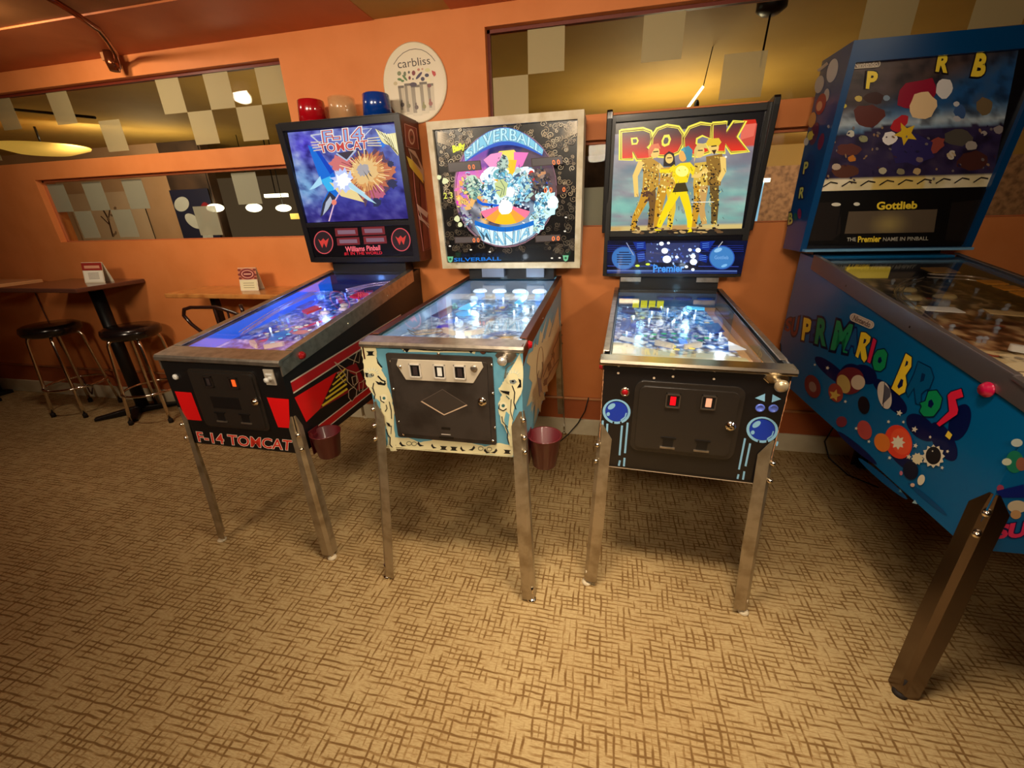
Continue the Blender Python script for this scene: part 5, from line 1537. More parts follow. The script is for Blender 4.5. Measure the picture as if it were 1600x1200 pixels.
for cx, cy in ((222, 1076), (1003, 1067)):
    a.poly([(cx - 20, cy - 20), (cx + 20, cy - 20), (cx + 14, cy + 12), (cx, cy + 22), (cx - 14, cy + 12)], (110, 190, 140)); a.ell(cx, cy - 2, 8, 8, (40, 90, 60))
for x, y in ((910, 1066), (962, 1064), (362, 1010), (490, 1024), (1005, 790), (998, 884), (220, 985)): a.ell(x, y, 8, 5, (230, 220, 200), e=1.2)
for x, y, r_ in ((190, 545, 26), (150, 520, 18), (270, 800, 24), (290, 840, 18)): blob(x, y, r_, r_, 9, (226, 226, 170), int(x), 1.1)
a.text('2 3', [(178, 625), (238, 620), (240, 660), (182, 665)], (226, 226, 90), bold=.02)
a.build('backglass', M_lit, m2.box)
bucket(m2, 'red bucket hanging beside the right front leg of the light blue machine', .345, .075, .672, .125, .060, .044)

# ============================================================ 3. band machine
m3 = Machine('black pinball machine with yellow band backglass and blue ball emblems, third from left', (.29100, 1.32608, 0), math.radians(-2.6985), .9681, .5511, 1.150, 1.0066, 1.185, .56, GRP, fy=-.055, rail_h=.026)
m3.cabinet(M_black, mat('inner_wall_grey', (120, 130, 130), rough=.35, coat=.3))
M_goldsteel = mat('bright_steel', (222, 212, 192), rough=.2, metal=1.0)
m3.lockbar(M_goldsteel, h=.018, over=.012, depth=.045)
m3.rails(M_steel, h=.022, wtop=.016)
m3.glass()
m3.legs(foot_mat=M_white_rubber, peak=.172, fx=.022, fw=.050, gap=.024)
m3.flipper_buttons(.12, z=.90, r=.012)
m3.slot_frame = mat('slot_worn_chrome', (150, 142, 134), rough=.25, metal=.9)
m3.coin_door(-.172, .164, .636, .901, M_doorblack, rim=.016, rnd_=.03)
cp = lambda x, y: m3.px_front(900 + x / 3.53, 430 + y / 3.53, -.014)
M_redlit = mat('coin_reject_red', (200, 10, 20), rough=.2, emit=(235, 10, 25), estr=1.0)
M_amber = mat('coin_reject_amber', (220, 160, 130), rough=.2, emit=(220, 150, 120), estr=.6)
door_slots(m3, [cp(534, 692), cp(730, 702)], .045, .050, [M_redlit, M_amber])
returns(m3, [cp(506, 924), cp(694, 942)], w=.048, h=.044)
x, z = cp(852, 832); m3.lock(x, z, .012)
# plunger
x, z = m3.px_front(900 + 1102 / 3.53, 430 + 572 / 3.53)
pp = MB().prism([(x + dx, -.005, z + dz) for dx, dz in [(-.036, .0), (-.03, .012), (0, .024), (.034, .010), (.036, -.004), (.02, -.014), (-.02, -.014)]], (0, .005, 0)).build('plunger_plate', M_goldsteel, m3.t, bevel=.002)
MB().lathe([(.011, 0), (.007, .006), (.007, .028), (.016, .032), (.020, .044), (.013, .054), (0, .056)], c=(x + .003, -.005, z - .004), axis='y', n=20).build('plunger_knob', mat('knob_satin', (206, 186, 150), rough=.3, metal=.6), pp)
x, z = m3.px_front(900 + 270 / 3.53, 430 + 642 / 3.53)
MB().lathe([(.016, 0), (.016, .005), (.012, .007), (.011, .005)], c=(x, 0, z), axis='y', n=22).build('start_button_ring', M_goldsteel, m3.t)
MB().lathe([(.010, 0), (.010, .007), (.006, .009), (0, .0095)], c=(x, 0, z), axis='y', n=18).build('start_button', mat('button_dark_red', (150, 16, 24), rough=.25, emit=(120, 5, 12), estr=.4), m3.t)
M_bbtn = mat('button_blue', (96, 120, 226), rough=.3, coat=.4)
for bx in (1014, 1087):
    x, z = m3.px_front(900 + bx / 3.53, 430 + (731 if bx < 1050 else 734) / 3.53)
    MB().lathe([(.0135, 0), (.0135, .004), (.010, .006), (.009, .003), (0, .003)], c=(x, 0, z), axis='y', n=20).build('select_button', M_bbtn, m3.t)
a = m3.front_art(); a.metric(); a.poly([(-.279, m3.zo + .001), (.279, m3.zo + .001), (.279, m3.zt - .03), (-.279, m3.zt - .03)], (24, 21, 21)); a.crop(900, 430, 3.53)
LBL = (140, 196, 232); DB = (24, 58, 178)
for cx, cy, rx, ry in ((224, 752, 77, 68), (1027, 852, 88, 72)):
    a.ell(cx, cy, rx, ry, LBL, rot=5); a.ell(cx, cy - 2, rx * .82, ry * .84, (14, 20, 60), rot=5); a.ell(cx, cy, rx * .80, ry * .80, DB, rot=5)
    a.ell(cx - rx * .36, cy - ry * .42, rx * .3, ry * .2, LBL, rot=-35); a.ell(cx - rx * .6, cy + ry * .2, rx * .12, ry * .16, LBL, rot=20)
    a.line([(cx + rx * .3, cy + ry * .7), (cx + rx * .6, cy + ry * .45), (cx + rx * .7, cy + ry * .1)], 7, LBL)
    a.line([(cx - rx * .25, cy + ry * 1.16), (cx - rx * .25 + 2, cy + ry * .8)], 9, (16, 14, 16)); a.line([(cx + rx * .32, cy + ry * 1.16), (cx + rx * .3, cy + ry * .8)], 9, (16, 14, 16))
for p0, p1 in (((148, 800), (146, 838)), ((173, 818), (168, 920)), ((254, 828), (240, 992)), ((285, 812), (270, 980)), ((242, 1020), (236, 1050)), ((268, 1006), (264, 1053)),
               ((932, 898), (898, 1070)), ((960, 926), (934, 1052)), ((1052, 940), (1040, 1004)), ((896, 1096), (890, 1122)), ((928, 1080), (920, 1126)), ((1112, 916), (1104, 940))):
    a.line([p0, p1], 11, LBL)
a.poly([(986, 676), (1042, 652), (1040, 696)], LBL); a.poly([(1084, 656), (1130, 682), (1078, 700)], LBL)
for x0, y0 in ((236, 499), (233, 539), (540, 516), (535, 558), (765, 528), (760, 571), (430, 566)):
    a.ell(x0, y0, 7, 6, (206, 186, 160))
a.poly([(655, 508), (682, 512), (678, 532), (652, 528)], (60, 54, 50))
# worn edges
rr_ = random.Random(21)
a.metric()
for side in (-1, 1):
    for k in range(44):
        z_ = m3.zo + .01 + (m3.zt - .05 - m3.zo) * k / 43
        a.ell(side * (.2775 + rr_.uniform(-.0006, .0006)), z_, rr_.uniform(.0004, .0016), rr_.uniform(.004, .008), (196, 140, 100))
a.crop(900, 430, 3.53)
a.metric(); a.line([(-.25, m3.zo + .003), (.25, m3.zo + .003)], .003, (206, 184, 156))
a.build('front_artwork', M_decal, m3.t)

def f3(a, b):
    n = nz(a * 5, b * 9, 21.3); n2 = nz(a * 20, b * 28, 24.0, 4)
    base = mixc((30, 90, 170), (60, 130, 200), .5 + n)
    base = mixc(base, (110, 190, 235), max(0, min(1, (b - .6) * 1.4 + n)))
    if .3 < b < .6: base = mixc(base, (110, 80, 150), .4)
    if b < .2: base = mixc((170, 160, 110), (150, 150, 120), .5 + n)
    base = mixc(base, (240, 250, 255), max(0, n2 * 2.4))
    base = mixc(base, (16, 30, 70), max(0, -n2 * 2.6))
    if a > .88: base = mixc((176, 130, 84), (196, 150, 100), .5 + n)
    return base
pf, ar, P = playfield(m3, f3, 1.0, dfront=.05, drear=.09, back_col=(60, 100, 150))
ar.metric(); uv = ar.uvf
for k in range(90):
    a_, b_ = rnd.uniform(.06, .86), rnd.uniform(.3, .97)
    ar.ell(*uv(a_, b_), rnd.uniform(.004, .016), rnd.uniform(.003, .012), rnd.choice([(40, 120, 220), (235, 250, 255), (90, 210, 240), (20, 30, 60), (90, 50, 150), (180, 230, 240), (240, 250, 255), (30, 60, 160)]), rot=rnd.uniform(0, 180))
for k in range(50):
    a_, b_ = rnd.uniform(.06, .86), rnd.uniform(.3, .97); an = rnd.uniform(0, 3)
    u, v = uv(a_, b_)
    ar.line([(u, v), (u + .03 * math.cos(an), v + .03 * math.sin(an)), (u + .05 * math.cos(an + .6), v + .05 * math.sin(an + .6))], .003, rnd.choice([(230, 250, 255), (10, 20, 40), (60, 180, 240)]))
ar.poly([uv(0, 0), uv(.9, 0), uv(.9, .12), uv(.62, .16), uv(.48, .12), uv(.3, .17), uv(.1, .24), uv(0, .24)], (176, 168, 124))
ar.poly([uv(.5, .27), uv(.56, .27), uv(.56, .34), uv(.5, .34)], (30, 90, 230), e=1.3)
GR = (0, 210, 120)
inserts(ar, [(.24 + .08 * k, .36 + .05 * math.sin(PI * k / 6), GR, 1.1) for k in range(7)] + [(.30 + .09 * k, .32 + .03 * math.sin(PI * k / 4), (20, 150, 90), 1) for k in range(5)] + [(.32 + .07 * k, .47 + .02 * (k % 2), (240, 245, 255), 1.3) for k in range(5)] + [(.44, .22, (240, 220, 20), 1.2), (.57, .20, (240, 210, 60), 1.2), (.46, .18, (240, 220, 60), 1.1), (.8, .62, (250, 220, 130), 1.2), (.8, .56, (250, 210, 100), 1.2)], r=.012)
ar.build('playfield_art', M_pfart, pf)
for k in range(4): plastic(pf, P, [(.15 + .082 * k, .90), (.215 + .082 * k, .90), (.215 + .082 * k, .915), (.15 + .082 * k, .915)], M_yelpl, h=.012, th=.038, name='drop_target')
for k in range(4):
    MB().lathe([(.0, .0), (.045, .0), (.045, .008), (0, .010)], c=P([.08, .48, .66, .88][k], .96, .055), n=24).build('bumper_disc', M_bluepl, pf)
flippers(pf, P, M_whitepl, b=.24)
post_field(pf, P, [(rnd.uniform(.06, .84), rnd.uniform(.28, .95)) for _ in range(36)], M_clear)
for q in ([(.04, .36), (.16, .30), (.18, .5), (.06, .56)], [(.74, .34), (.85, .38), (.85, .52), (.72, .48)], [(.04, .66), (.18, .62), (.16, .78), (.05, .8)], [(.5, .7), (.66, .68), (.64, .76), (.5, .78)], [(.66, .8), (.82, .78), (.84, .84), (.68, .87)], [(.3, .74), (.42, .72), (.42, .8), (.32, .82)]):
    plastic(pf, P, q, rnd.choice([M_bluepl, M_clear, M_clear, M_glowb]), h=.032)
plastic(pf, P, [(.04, .24), (.22, .19), (.26, .22), (.06, .29)], mat('white_slat', (210, 220, 226), rough=.3, emit=(190, 210, 230), estr=.5), h=.02)
plastic(pf, P, [(.80, .16), (.84, .28), (.92, .18)], mat('white_slat2', (210, 220, 226), rough=.3, emit=(190, 210, 230), estr=.4), h=.02)
MB().box((m3.hw - .055, .12, P(1, .05).z), (m3.hw - .050, .95, P(1, .05).z + .03)).build('shooter_lane_wall', M_wood_in, pf)
bulbs(pf, P, [(.12, .46), (.14, .56), (.10, .40), (.16, .68), (.52, .62), (.5, .58), (.80, .46), (.76, .40), (.84, .42), (.34, .8), (.62, .78), (.5, .86), (.72, .72), (.3, .62), (.44, .9), (.78, .9), (.1, .86)], M_bulb_w, r=.0055)
lamp('playfield_lamp', 'POINT', (-.15, .55, m3.zg(.55) - .03), .35, (.3, .7, 1.0), .02, parent=m3.t)
lamp('playfield_lamp', 'POINT', (.08, .85, m3.zg(.85) - .03), .4, (.3, .7, 1.0), .02, parent=m3.t)
lamp('playfield_lamp', 'POINT', (.15, .35, m3.zg(.35) - .025), .3, (.7, .85, 1.0), .02, parent=m3.t)

# head: upper picture, ledge, lower display panel
m3.head(.7112, 1.0829, 1.8507, 1.1094, 1.0599, 1.185, [M_black], .026, mat('frame_grey_black', (34, 32, 30), rough=.4, coat=.2), split=(1.292, 1.322), border_top=.03, border_bot=.035, neck=.52)
for sx in (-1, 1):
    ck = MB()
    x0, x1 = sx * .345, sx * .372
    ck.prism([(x0, y, z) for y, z in [(1.105, 1.312), (1.17, 1.312), (1.17, 1.868), (1.045, 1.874), (1.035, 1.862), (1.035, 1.835)]], (x1 - x0, 0, 0))
    ck.build('cheek_panel', M_black, m3.box, bevel=.004)
for x_ in (-.20, .20):
    MB().box((x_ - .055, 1.128, 1.05), (x_ + .055, 1.131, 1.075)).build('neck_hinge', M_steel, m3.t)
    MB().box((x_ - .055, m3.L + .005, m3.zr), (x_ + .055, m3.L + .030, m3.zr + .003)).build('deck_hinge', M_steel, m3.t)
a = m3.head_art(); a.crop(930, 150, 4.0)
m3.head_base(a); a.crop(930, 150, 4.0)
def g3(u, v):
    n = nz(u * 3, v * 5, 32.0, 4); n2 = nz(u * 2.2, v * 9, 35.0, 4)
    c = mixc((170, 160, 162), (124, 116, 128), .5 + n)
    c = mixc(c, (124, 190, 170), max(0, min(1, (v - .25) * 1.8)) * (.6 + n2))
    c = mixc(c, (90, 120, 140), max(0, n2) * .8)
    c = mixc(c, (150, 214, 190), max(0, -n) * 1.0 * (1 if v > .4 else .2))
    if v > .92: c = mixc((196, 150, 90), (214, 190, 120), .5 + n * 2)
    if u > .9 and v < .2: c = mixc(c, (220, 60, 40), .8)
    return c
a.grid([(118, 240), (1012, 172), (912, 850), (96, 862)], 46, 46, g3)
a.poly([(925, 150), (1002, 146), (1008, 170), (922, 180)], (206, 40, 24)); a.poly([(918, 180), (1006, 170), (990, 250), (905, 275)], (232, 110, 90))
# title
YE = (250, 236, 80)
letters = [  # outlines of the four letters, holes as separate shapes
    ([(160, 222), (300, 208), (345, 225), (352, 262), (338, 300), (320, 322), (370, 380), (330, 392), (262, 396), (238, 350), (228, 350), (232, 392), (160, 396)], [(222, 262), (262, 258), (272, 280), (262, 302), (228, 306)]),
    ([(352, 330), (356, 262), (390, 210), (450, 188), (520, 198), (548, 240), (546, 300), (520, 350), (460, 376), (395, 372)], [(414, 280), (430, 244), (462, 240), (474, 270), (462, 306), (432, 318), (416, 308)]),
    ([(556, 340), (552, 262), (590, 200), (660, 174), (728, 180), (720, 262), (670, 240), (628, 262), (624, 300), (650, 318), (690, 306), (712, 350), (640, 372), (585, 366)], None),
    ([(732, 176), (820, 168), (818, 232), (868, 164), (935, 158), (880, 256), (954, 346), (850, 352), (812, 300), (806, 350), (728, 350)], None)]
for o_, h_ in letters:
    for w_, c_ in ((30, YE), (14, (60, 30, 20)), ):
        pass
    a.poly(o_, YE)
    a.line(o_ + [o_[0], o_[1]], 30, YE)
for o_, h_ in letters:
    a.line(o_ + [o_[0], o_[1]], 5, (110, 50, 30)); 
for o_, h_ in letters:
    xs = [p_[0] for p_ in o_]; ys = [p_[1] for p_ in o_]
    cx, cy = sum(xs) / len(xs), sum(ys) / len(ys)
    sh = [(cx + (x_ - cx) * .93, cy + (y_ - cy) * .93) for x_, y_ in o_]
    q_ = [a.to(p_) for p_ in sh]
    tr_ = tessellate_polygon([[Vector((u_, v_, 0)) for u_, v_ in q_]])
    lo, hi = min(ys), max(ys)
    a.put(q_, tr_, [tuple(lin(mixc((76, 50, 54), (236, 54, 34), max(0, min(1, (y_ - lo) / (hi - lo) * 1.5 - .3))))) for y_ in [p_[1] for p_ in sh]])
    if h_:
        a.poly(h_, YE); a.poly([(sum(p_[0] for p_ in h_) / len(h_) + (x_ - sum(p_[0] for p_ in h_) / len(h_)) * .55, sum(p_[1] for p_ in h_) / len(h_) + (y_ - sum(p_[1] for p_ in h_) / len(h_)) * .55) for x_, y_ in h_], (96, 80, 84))
# band of five figures
GO = (236, 196, 50); GD = (206, 150, 40); DK = (60, 42, 26); SK = (246, 206, 110)
def limb(pts, w0, w1, col):
    P_ = [Vector(p_) for p_ in pts]; L_, R_ = [], []
    for i, p_ in enumerate(P_):
        t_ = (P_[min(i + 1, len(P_) - 1)] - P_[max(i - 1, 0)]).normalized(); n_ = Vector((-t_.y, t_.x)); w_ = w0 + (w1 - w0) * i / (len(P_) - 1)
        L_.append(p_ + n_ * w_ / 2); R_.append(p_ - n_ * w_ / 2)
    a.poly([tuple(p_) for p_ in L_] + [tuple(p_) for p_ in reversed(R_)], col)
def spots(x0, y0, x1, y1, n, seed, cols=(DK,), s0=3, s1=9):
    r_ = random.Random(seed)
    for _ in range(n):
        a.ell(r_.uniform(x0, x1), r_.uniform(y0, y1), r_.uniform(s0, s1), r_.uniform(s0, s1 * .7), r_.choice(cols), rot=r_.uniform(0, 180), n=8)
# far left
limb([(330, 560), (300, 660), (250, 760), (232, 852)], 60, 26, GD); limb([(350, 570), (360, 700), (340, 840)], 54, 30, (120, 84, 40))
a.poly([(290, 400), (350, 385), (400, 420), (396, 560), (350, 600), (296, 570), (300, 480)], (196, 146, 50)); limb([(290, 410), (250, 500), (258, 630)], 40, 26, SK); limb([(390, 430), (440, 480), (470, 470)], 34, 24, SK)
a.ell(372, 350, 30, 38, SK); a.poly([(335, 390), (330, 340), (350, 305), (395, 296), (410, 330), (372, 326), (352, 360)], (230, 120, 80)); a.line([(362, 350), (395, 346)], 7, DK)
spots(300, 430, 390, 590, 46, 1, (DK, (250, 226, 120))); spots(290, 580, 360, 660, 14, 2, ((90, 56, 40),), 5, 14); spots(222, 740, 262, 850, 16, 3, ((30, 24, 20),)); spots(330, 700, 372, 850, 16, 4, ((30, 24, 20),))
# second
limb([(425, 560), (400, 680), (380, 830)], 64, 36, GD); limb([(470, 560), (480, 700), (462, 830)], 60, 30, GO)
a.poly([(410, 450), (500, 440), (510, 560), (400, 570)], (210, 160, 60)); a.poly([(425, 440), (430, 370), (460, 345), (492, 360), (500, 430), (480, 440)], (40, 30, 28)); a.ell(462, 392, 24, 30, SK); a.line([(448, 388), (478, 386)], 6, DK)
spots(405, 450, 505, 600, 50, 5, (DK, (255, 240, 150), (206, 110, 60))); spots(385, 600, 420, 820, 26, 6, (DK, (250, 230, 120))); spots(455, 700, 480, 830, 12, 7, ((40, 30, 24),))
# fourth and fifth
limb([(640, 540), (640, 640), (620, 760), (606, 846)], 60, 28, GD); limb([(680, 560), (660, 700), (680, 800)], 50, 34, (206, 160, 90))
a.poly([(618, 420), (700, 410), (710, 560), (610, 560)], (220, 180, 70)); a.ell(650, 345, 30, 42, SK); a.poly([(616, 420), (616, 340), (640, 296), (690, 300), (700, 330), (660, 322), (636, 350)], (226, 196, 110)); a.line([(640, 342), (670, 340)], 7, DK)
limb([(740, 540), (745, 680), (740, 800)], 60, 36, (110, 84, 40)); a.poly([(690, 380), (790, 360), (800, 420), (780, 560), (700, 560)], (150, 110, 44)); limb([(795, 380), (800, 470), (770, 530)], 38, 26, SK); limb([(700, 460), (640, 500), (600, 500)], 30, 22, SK)
a.ell(738, 320, 32, 42, SK); a.poly([(690, 296), (705, 268), (770, 264), (786, 290), (770, 312), (700, 312)], GO); a.line([(722, 316), (756, 312)], 8, DK); a.poly([(724, 340), (756, 336), (742, 368)], (60, 40, 26))
spots(620, 430, 700, 600, 40, 8, (DK, (255, 240, 150))); spots(705, 380, 780, 560, 30, 9, ((40, 30, 24), (220, 180, 80))); spots(600, 620, 660, 850, 34, 10, ((40, 30, 24),)); spots(715, 560, 770, 810, 34, 11, ((40, 30, 24), (230, 190, 80)))
# centre figure, seen from behind in yellow
YL = (252, 222, 20)
limb([(510, 590), (450, 700), (410, 780), (388, 838)], 56, 24, YL); limb([(545, 595), (576, 700), (588, 770), (586, 838)], 56, 24, YL)
a.poly([(484, 450), (530, 420), (590, 415), (622, 450), (610, 500), (590, 480), (572, 540), (500, 548), (480, 500)], YL); a.poly([(504, 545), (560, 540), (580, 595), (480, 602)], (70, 58, 24))
limb([(500, 440), (460, 470), (400, 470)], 30, 22, YL); a.ell(545, 375, 24, 36, (246, 180, 90)); a.poly([(540, 330), (580, 312), (606, 340), (600, 400), (572, 412), (560, 370)], (70, 140, 160)); a.poly([(530, 340), (552, 320), (560, 350)], (90, 170, 180))
a.ell(540, 470, 40, 34, (255, 248, 120), e=1.25); a.poly([(368, 836), (400, 812), (412, 840), (396, 850), (384, 842)], YL); a.poly([(572, 850), (596, 818), (604, 846)], YL)
spots(380, 455, 600, 545, 26, 12, ((180, 130, 30),), 2, 6)
for k in range(46):
    x_ = rr_.uniform(230, 800); a.ell(x_, rr_.uniform(820, 856), rr_.uniform(8, 22), rr_.uniform(4, 8), rr_.choice([(40, 30, 24), (196, 160, 100), (110, 80, 50)]))
for k in range(70):   # yellow contour flecks
    x_, y_ = rr_.uniform(240, 800), rr_.uniform(420, 800)
    a.line([(x_, y_), (x_ + rr_.uniform(-12, 12), y_ + rr_.uniform(10, 26))], 2.5, rr_.choice([(250, 236, 120), (70, 50, 30)]))
a.ell(810, 382, 7, 7, (250, 250, 240)); a.line([(596, 662), (735, 660)], 4, (250, 250, 230))
# lower panel
def g3b(u, v):
    n = nz(u * 6, v * 3, 40)
    return mixc((6, 8, 26), (14, 22, 62), .5 + n)
a.grid([(80, 900), (946, 900), (905, 1104), (72, 1104)], 16, 6, g3b)
for k in range(4): a.line([(78, 930 + 12 * k), (320, 930 + 12 * k)], 2, (40, 60, 170)); a.line([(660, 930 + 12 * k), (920, 930 + 12 * k)], 2, (40, 60, 170))
a.line([(76, 1086), (880, 1088)], 10, (80, 104, 170)); a.line([(78, 1056), (350, 1058)], 3, (60, 80, 190)); a.line([(640, 1058), (890, 1060)], 3, (60, 80, 190)); a.line([(76, 1098), (880, 1100)], 3, (40, 70, 170))
a.ell(180, 1008, 76, 74, (40, 70, 150)); a.ell(178, 1008, 72, 68, (58, 116, 186))
for k in range(6): a.line([(150 - (14 if 0 < k < 5 else 0), 972 + 15 * k), (212 + (14 if 0 < k < 5 else 0), 972 + 15 * k)], 6, (12, 18, 60))
a.ell(785, 1004, 80, 74, (40, 80, 170)); a.ell(785, 1004, 74, 68, (66, 130, 196)); a.text('Gottlieb', [(740, 992), (826, 992), (826, 1014), (740, 1014)], (130, 180, 236)); a.ell(762, 958, 26, 12, (150, 200, 240), rot=-20); a.ell(800, 1054, 20, 8, (130, 190, 240), rot=-20)
a.poly([(318, 915), (650, 912), (640, 1036), (312, 1034)], (50, 58, 104))
for q in ([(236, 908), (312, 906), (318, 952), (262, 960)], [(256, 976), (306, 964), (316, 1020), (272, 1036)], [(652, 906), (744, 900), (700, 964), (650, 950)], [(644, 976), (700, 996), (690, 1036), (640, 1020)]):
    a.poly(q, (16, 44, 140)); cx = sum(p_[0] for p_ in q) / 4; cy = sum(p_[1] for p_ in q) / 4
    for k in range(3): a.line([(cx - 22, cy - 12 + 12 * k), (cx + 20, cy - 16 + 12 * k)], 3, (90, 140, 230))
a.line([(196, 912), (240, 990)], 5, (150, 160, 190)); a.line([(790, 905), (762, 940)], 5, (190, 190, 190))
rr_ = random.Random(30)
for k in range(46):
    x_, y_ = rr_.uniform(330, 640), rr_.uniform(915, 1060)
    a.ell(x_, y_, rr_.uniform(3, 11), rr_.uniform(3, 7), rr_.choice([(110, 140, 220), (170, 200, 240), (60, 80, 170), (40, 90, 200)]), rot=rr_.uniform(0, 90))
for x_, y_, r_ in ((412, 918, 14), (455, 914, 9), (432, 962, 20), (446, 1014, 26), (610, 1030, 22), (638, 958, 16), (588, 956, 11), (606, 996, 16), (566, 1060, 10), (506, 1000, 10), (606, 1078, 10)):
    a.ell(x_, y_, r_, r_ * .85, (240, 248, 255), e=1.6)  # glowing white spots painted in as reflections on the panel
for x_, y_ in ((264, 1054), (328, 1045)): a.ell(x_, y_, 14, 7, (206, 226, 60), e=1.2)
a.text('WAY OUT MAN', [(362, 934), (580, 932), (580, 956), (362, 958)], (30, 70, 200), bold=.02) if False else None
a.text('Premier', [(362, 1050), (552, 1046), (548, 1090), (362, 1094)], (70, 150, 236), outline=[((16, 30, 100), .06)], bold=.03)
a.build('backglass', M_lit, m3.box)

# ============================================================ 4. unlit blue machine
m4 = Machine('blue pinball machine with multicoloured title letters, unlit, at the right edge of the photo', (1.26464, 1.08996, 0), math.radians(1.8485), 1.0168, .5645, 1.1438, 1.2024, 1.31, .56, GRP, fy=-.04, rail_h=.056)
M_blue4 = mat('cabinet_deep_blue', (0, 92, 146), rough=.28, coat=.4, spec=.6)
m4.cabinet(M_blue4, mat('inner_wall_dark', (60, 52, 40), rough=.4))
M_greysteel = mat('grey_rail_steel', (150, 140, 140), rough=.34, metal=.85)
m4.lockbar(M_greysteel, h=.03, over=.012)
m4.rails(M_greysteel, h=.062, wtop=.012)
m4.glass()
M_darkleg = mat('dark_leg_steel', (120, 106, 96), rough=.24, metal=1.0)
m4.legs(m=M_darkleg, peak=.175, bolts=((.12, 0), (.055, 0)), fx=.02, fw=.052, gap=.003, foot_mat=M_rubber)
m4.flipper_buttons(.122, z=.974, r=.016, m=mat('button_magenta', (196, 20, 70), rough=.25, coat=.5))
m4.slot_frame = M_steel
m4.coin_door(-.10, .18, .66, .90, M_doorblack)
# side artwork
a = m4.side_art(-1)
def L4(txt, quad, col, dark=(6, 14, 50), ow=.07, bold=.045, e=1.0):
    a.text(txt, quad, col, outline=[(dark, ow + bold)], bold=bold, e=e)
a.crop(0, 0, 1)
NV = (4, 18, 72)
for cx, cy, rx, ry, r_ in ((1300, 580, 34, 10, 40), (1330, 590, 20, 22, 0), (1352, 585, 20, 14, 30), (1385, 610, 26, 10, 40), (1400, 630, 22, 12, 45), (1440, 668, 28, 16, 40), (1475, 690, 34, 16, 60), (1500, 660, 16, 30, 20), (1412, 720, 26, 9, 40), (1380, 748, 50, 5, 40), (1340, 700, 40, 5, 40), (1450, 780, 40, 4, 40)):
    a.ell(cx, cy, rx, ry, NV if cy < 735 else (0, 70, 120), rot=r_)
a.crop(1220, 380, 4.21)
L4('S', [(40, 500), (75, 490), (62, 580), (30, 575)], (110, 34, 44), bold=.03)  # S and U dimmed in colour, standing in for the glossy side's reflection
L4('U', [(85, 500), (125, 490), (105, 610), (65, 600)], (100, 30, 44), bold=.03)
L4('P', [(158, 498), (206, 510), (182, 640), (142, 628)], (236, 198, 60))
L4('E', [(212, 520), (244, 520), (226, 640), (196, 636)], (10, 60, 110), (4, 18, 60))
L4('R', [(250, 500), (306, 510), (290, 668), (230, 650)], (24, 128, 84))
L4('M', [(375, 520), (470, 545), (436, 712), (338, 690)], (24, 138, 88))
L4('A', [(468, 565), (520, 575), (500, 712), (440, 690)], (6, 84, 136), (4, 30, 90))
a.crop(1200, 560, 4.0)
def shp(pts, col, w=7, dark=(6, 14, 50)):
    a.line(pts + [pts[0], pts[1]], w * 2, dark); a.poly(pts, col)
a.crop(1220, 380, 4.21)
YY = (246, 210, 50); PK = (206, 34, 74); GG = (14, 140, 84)
shp([(532, 585), (562, 588), (596, 618), (588, 650), (560, 682), (572, 758), (552, 786), (534, 760), (528, 706), (512, 756), (494, 742), (516, 660)], YY); a.poly([(552, 628), (568, 634), (560, 656), (545, 662)], NV)
shp([(612, 622), (634, 640), (592, 792), (572, 780)], PK)
shp([(640, 705), (684, 696), (706, 728), (690, 818), (660, 842), (620, 834), (608, 790), (616, 740)], GG); a.poly([(648, 752), (664, 748), (670, 776), (656, 792), (642, 782)], NV)
shp([(828, 724), (866, 750), (864, 812), (826, 870), (834, 930), (822, 980), (784, 1000), (732, 956), (790, 820)], YY); a.poly([(832, 772), (844, 780), (840, 800), (820, 814)], NV); a.poly([(796, 892), (812, 900), (806, 940), (780, 958), (772, 940)], NV)
a.crop(1200, 560, 4.0)
shp([(945, 22), (1020, 60), (1040, 120), (1012, 190), (990, 196), (962, 220), (960, 290), (934, 282), (920, 180), (880, 240), (870, 200), (920, 100)], (0, 84, 132), dark=(2, 40, 84)); a.poly([(968, 90), (990, 100), (980, 140), (955, 150)], (2, 40, 84))
shp([(1010, 206), (1060, 200), (1094, 250), (1080, 310), (1040, 362), (980, 362), (955, 330), (968, 300), (956, 280), (990, 268)], GG); a.poly([(1010, 266), (1030, 256), (1044, 286), (1026, 312), (1006, 300)], NV)
shp([(1215, 190), (1228, 240), (1180, 256), (1196, 320), (1190, 350), (1078, 426), (1060, 408), (1140, 330), (1130, 230), (1150, 210)], (226, 34, 66))
shp([(1134, 452), (1160, 478), (1142, 508), (1114, 484)], (236, 206, 70), w=3)
# plain shapes (the figures of the original are left out)
a.ell(735, 230, 42, 88, (206, 196, 184), rot=-12); a.poly([(735, 160), (775, 200), (770, 240), (720, 290)], (84, 84, 96)); a.line([(735, 150), (726, 310)], 4, (30, 30, 40))
a.ell(822, 522, 84, 108, (226, 62, 40), rot=-18); a.ell(838, 520, 62, 84, (234, 84, 50), rot=-18); a.star(820, 526, 46, (232, 224, 200), n=8, inner=.62)
a.ell(720, 526, 48, 60, (222, 120, 44), rot=-24); a.ell(610, 448, 44, 62, (176, 70, 66), rot=-20); a.ell(466, 396, 34, 34, (120, 46, 60))
a.star(1042, 612, 74, (226, 218, 196), n=12, inner=.78); a.ell(1042, 608, 48, 56, (14, 16, 26)); a.star(942, 628, 40, (226, 216, 180), n=10, inner=.75)
a.ell(900, 700, 48, 58, (12, 20, 44), rot=-10); a.ell(606, 292, 36, 56, (12, 16, 26), rot=-10); a.ell(966, 760, 22, 34, (226, 216, 190), rot=20); a.ell(912, 792, 14, 12, (214, 180, 160)); a.ell(840, 718, 10, 14, (196, 110, 130))
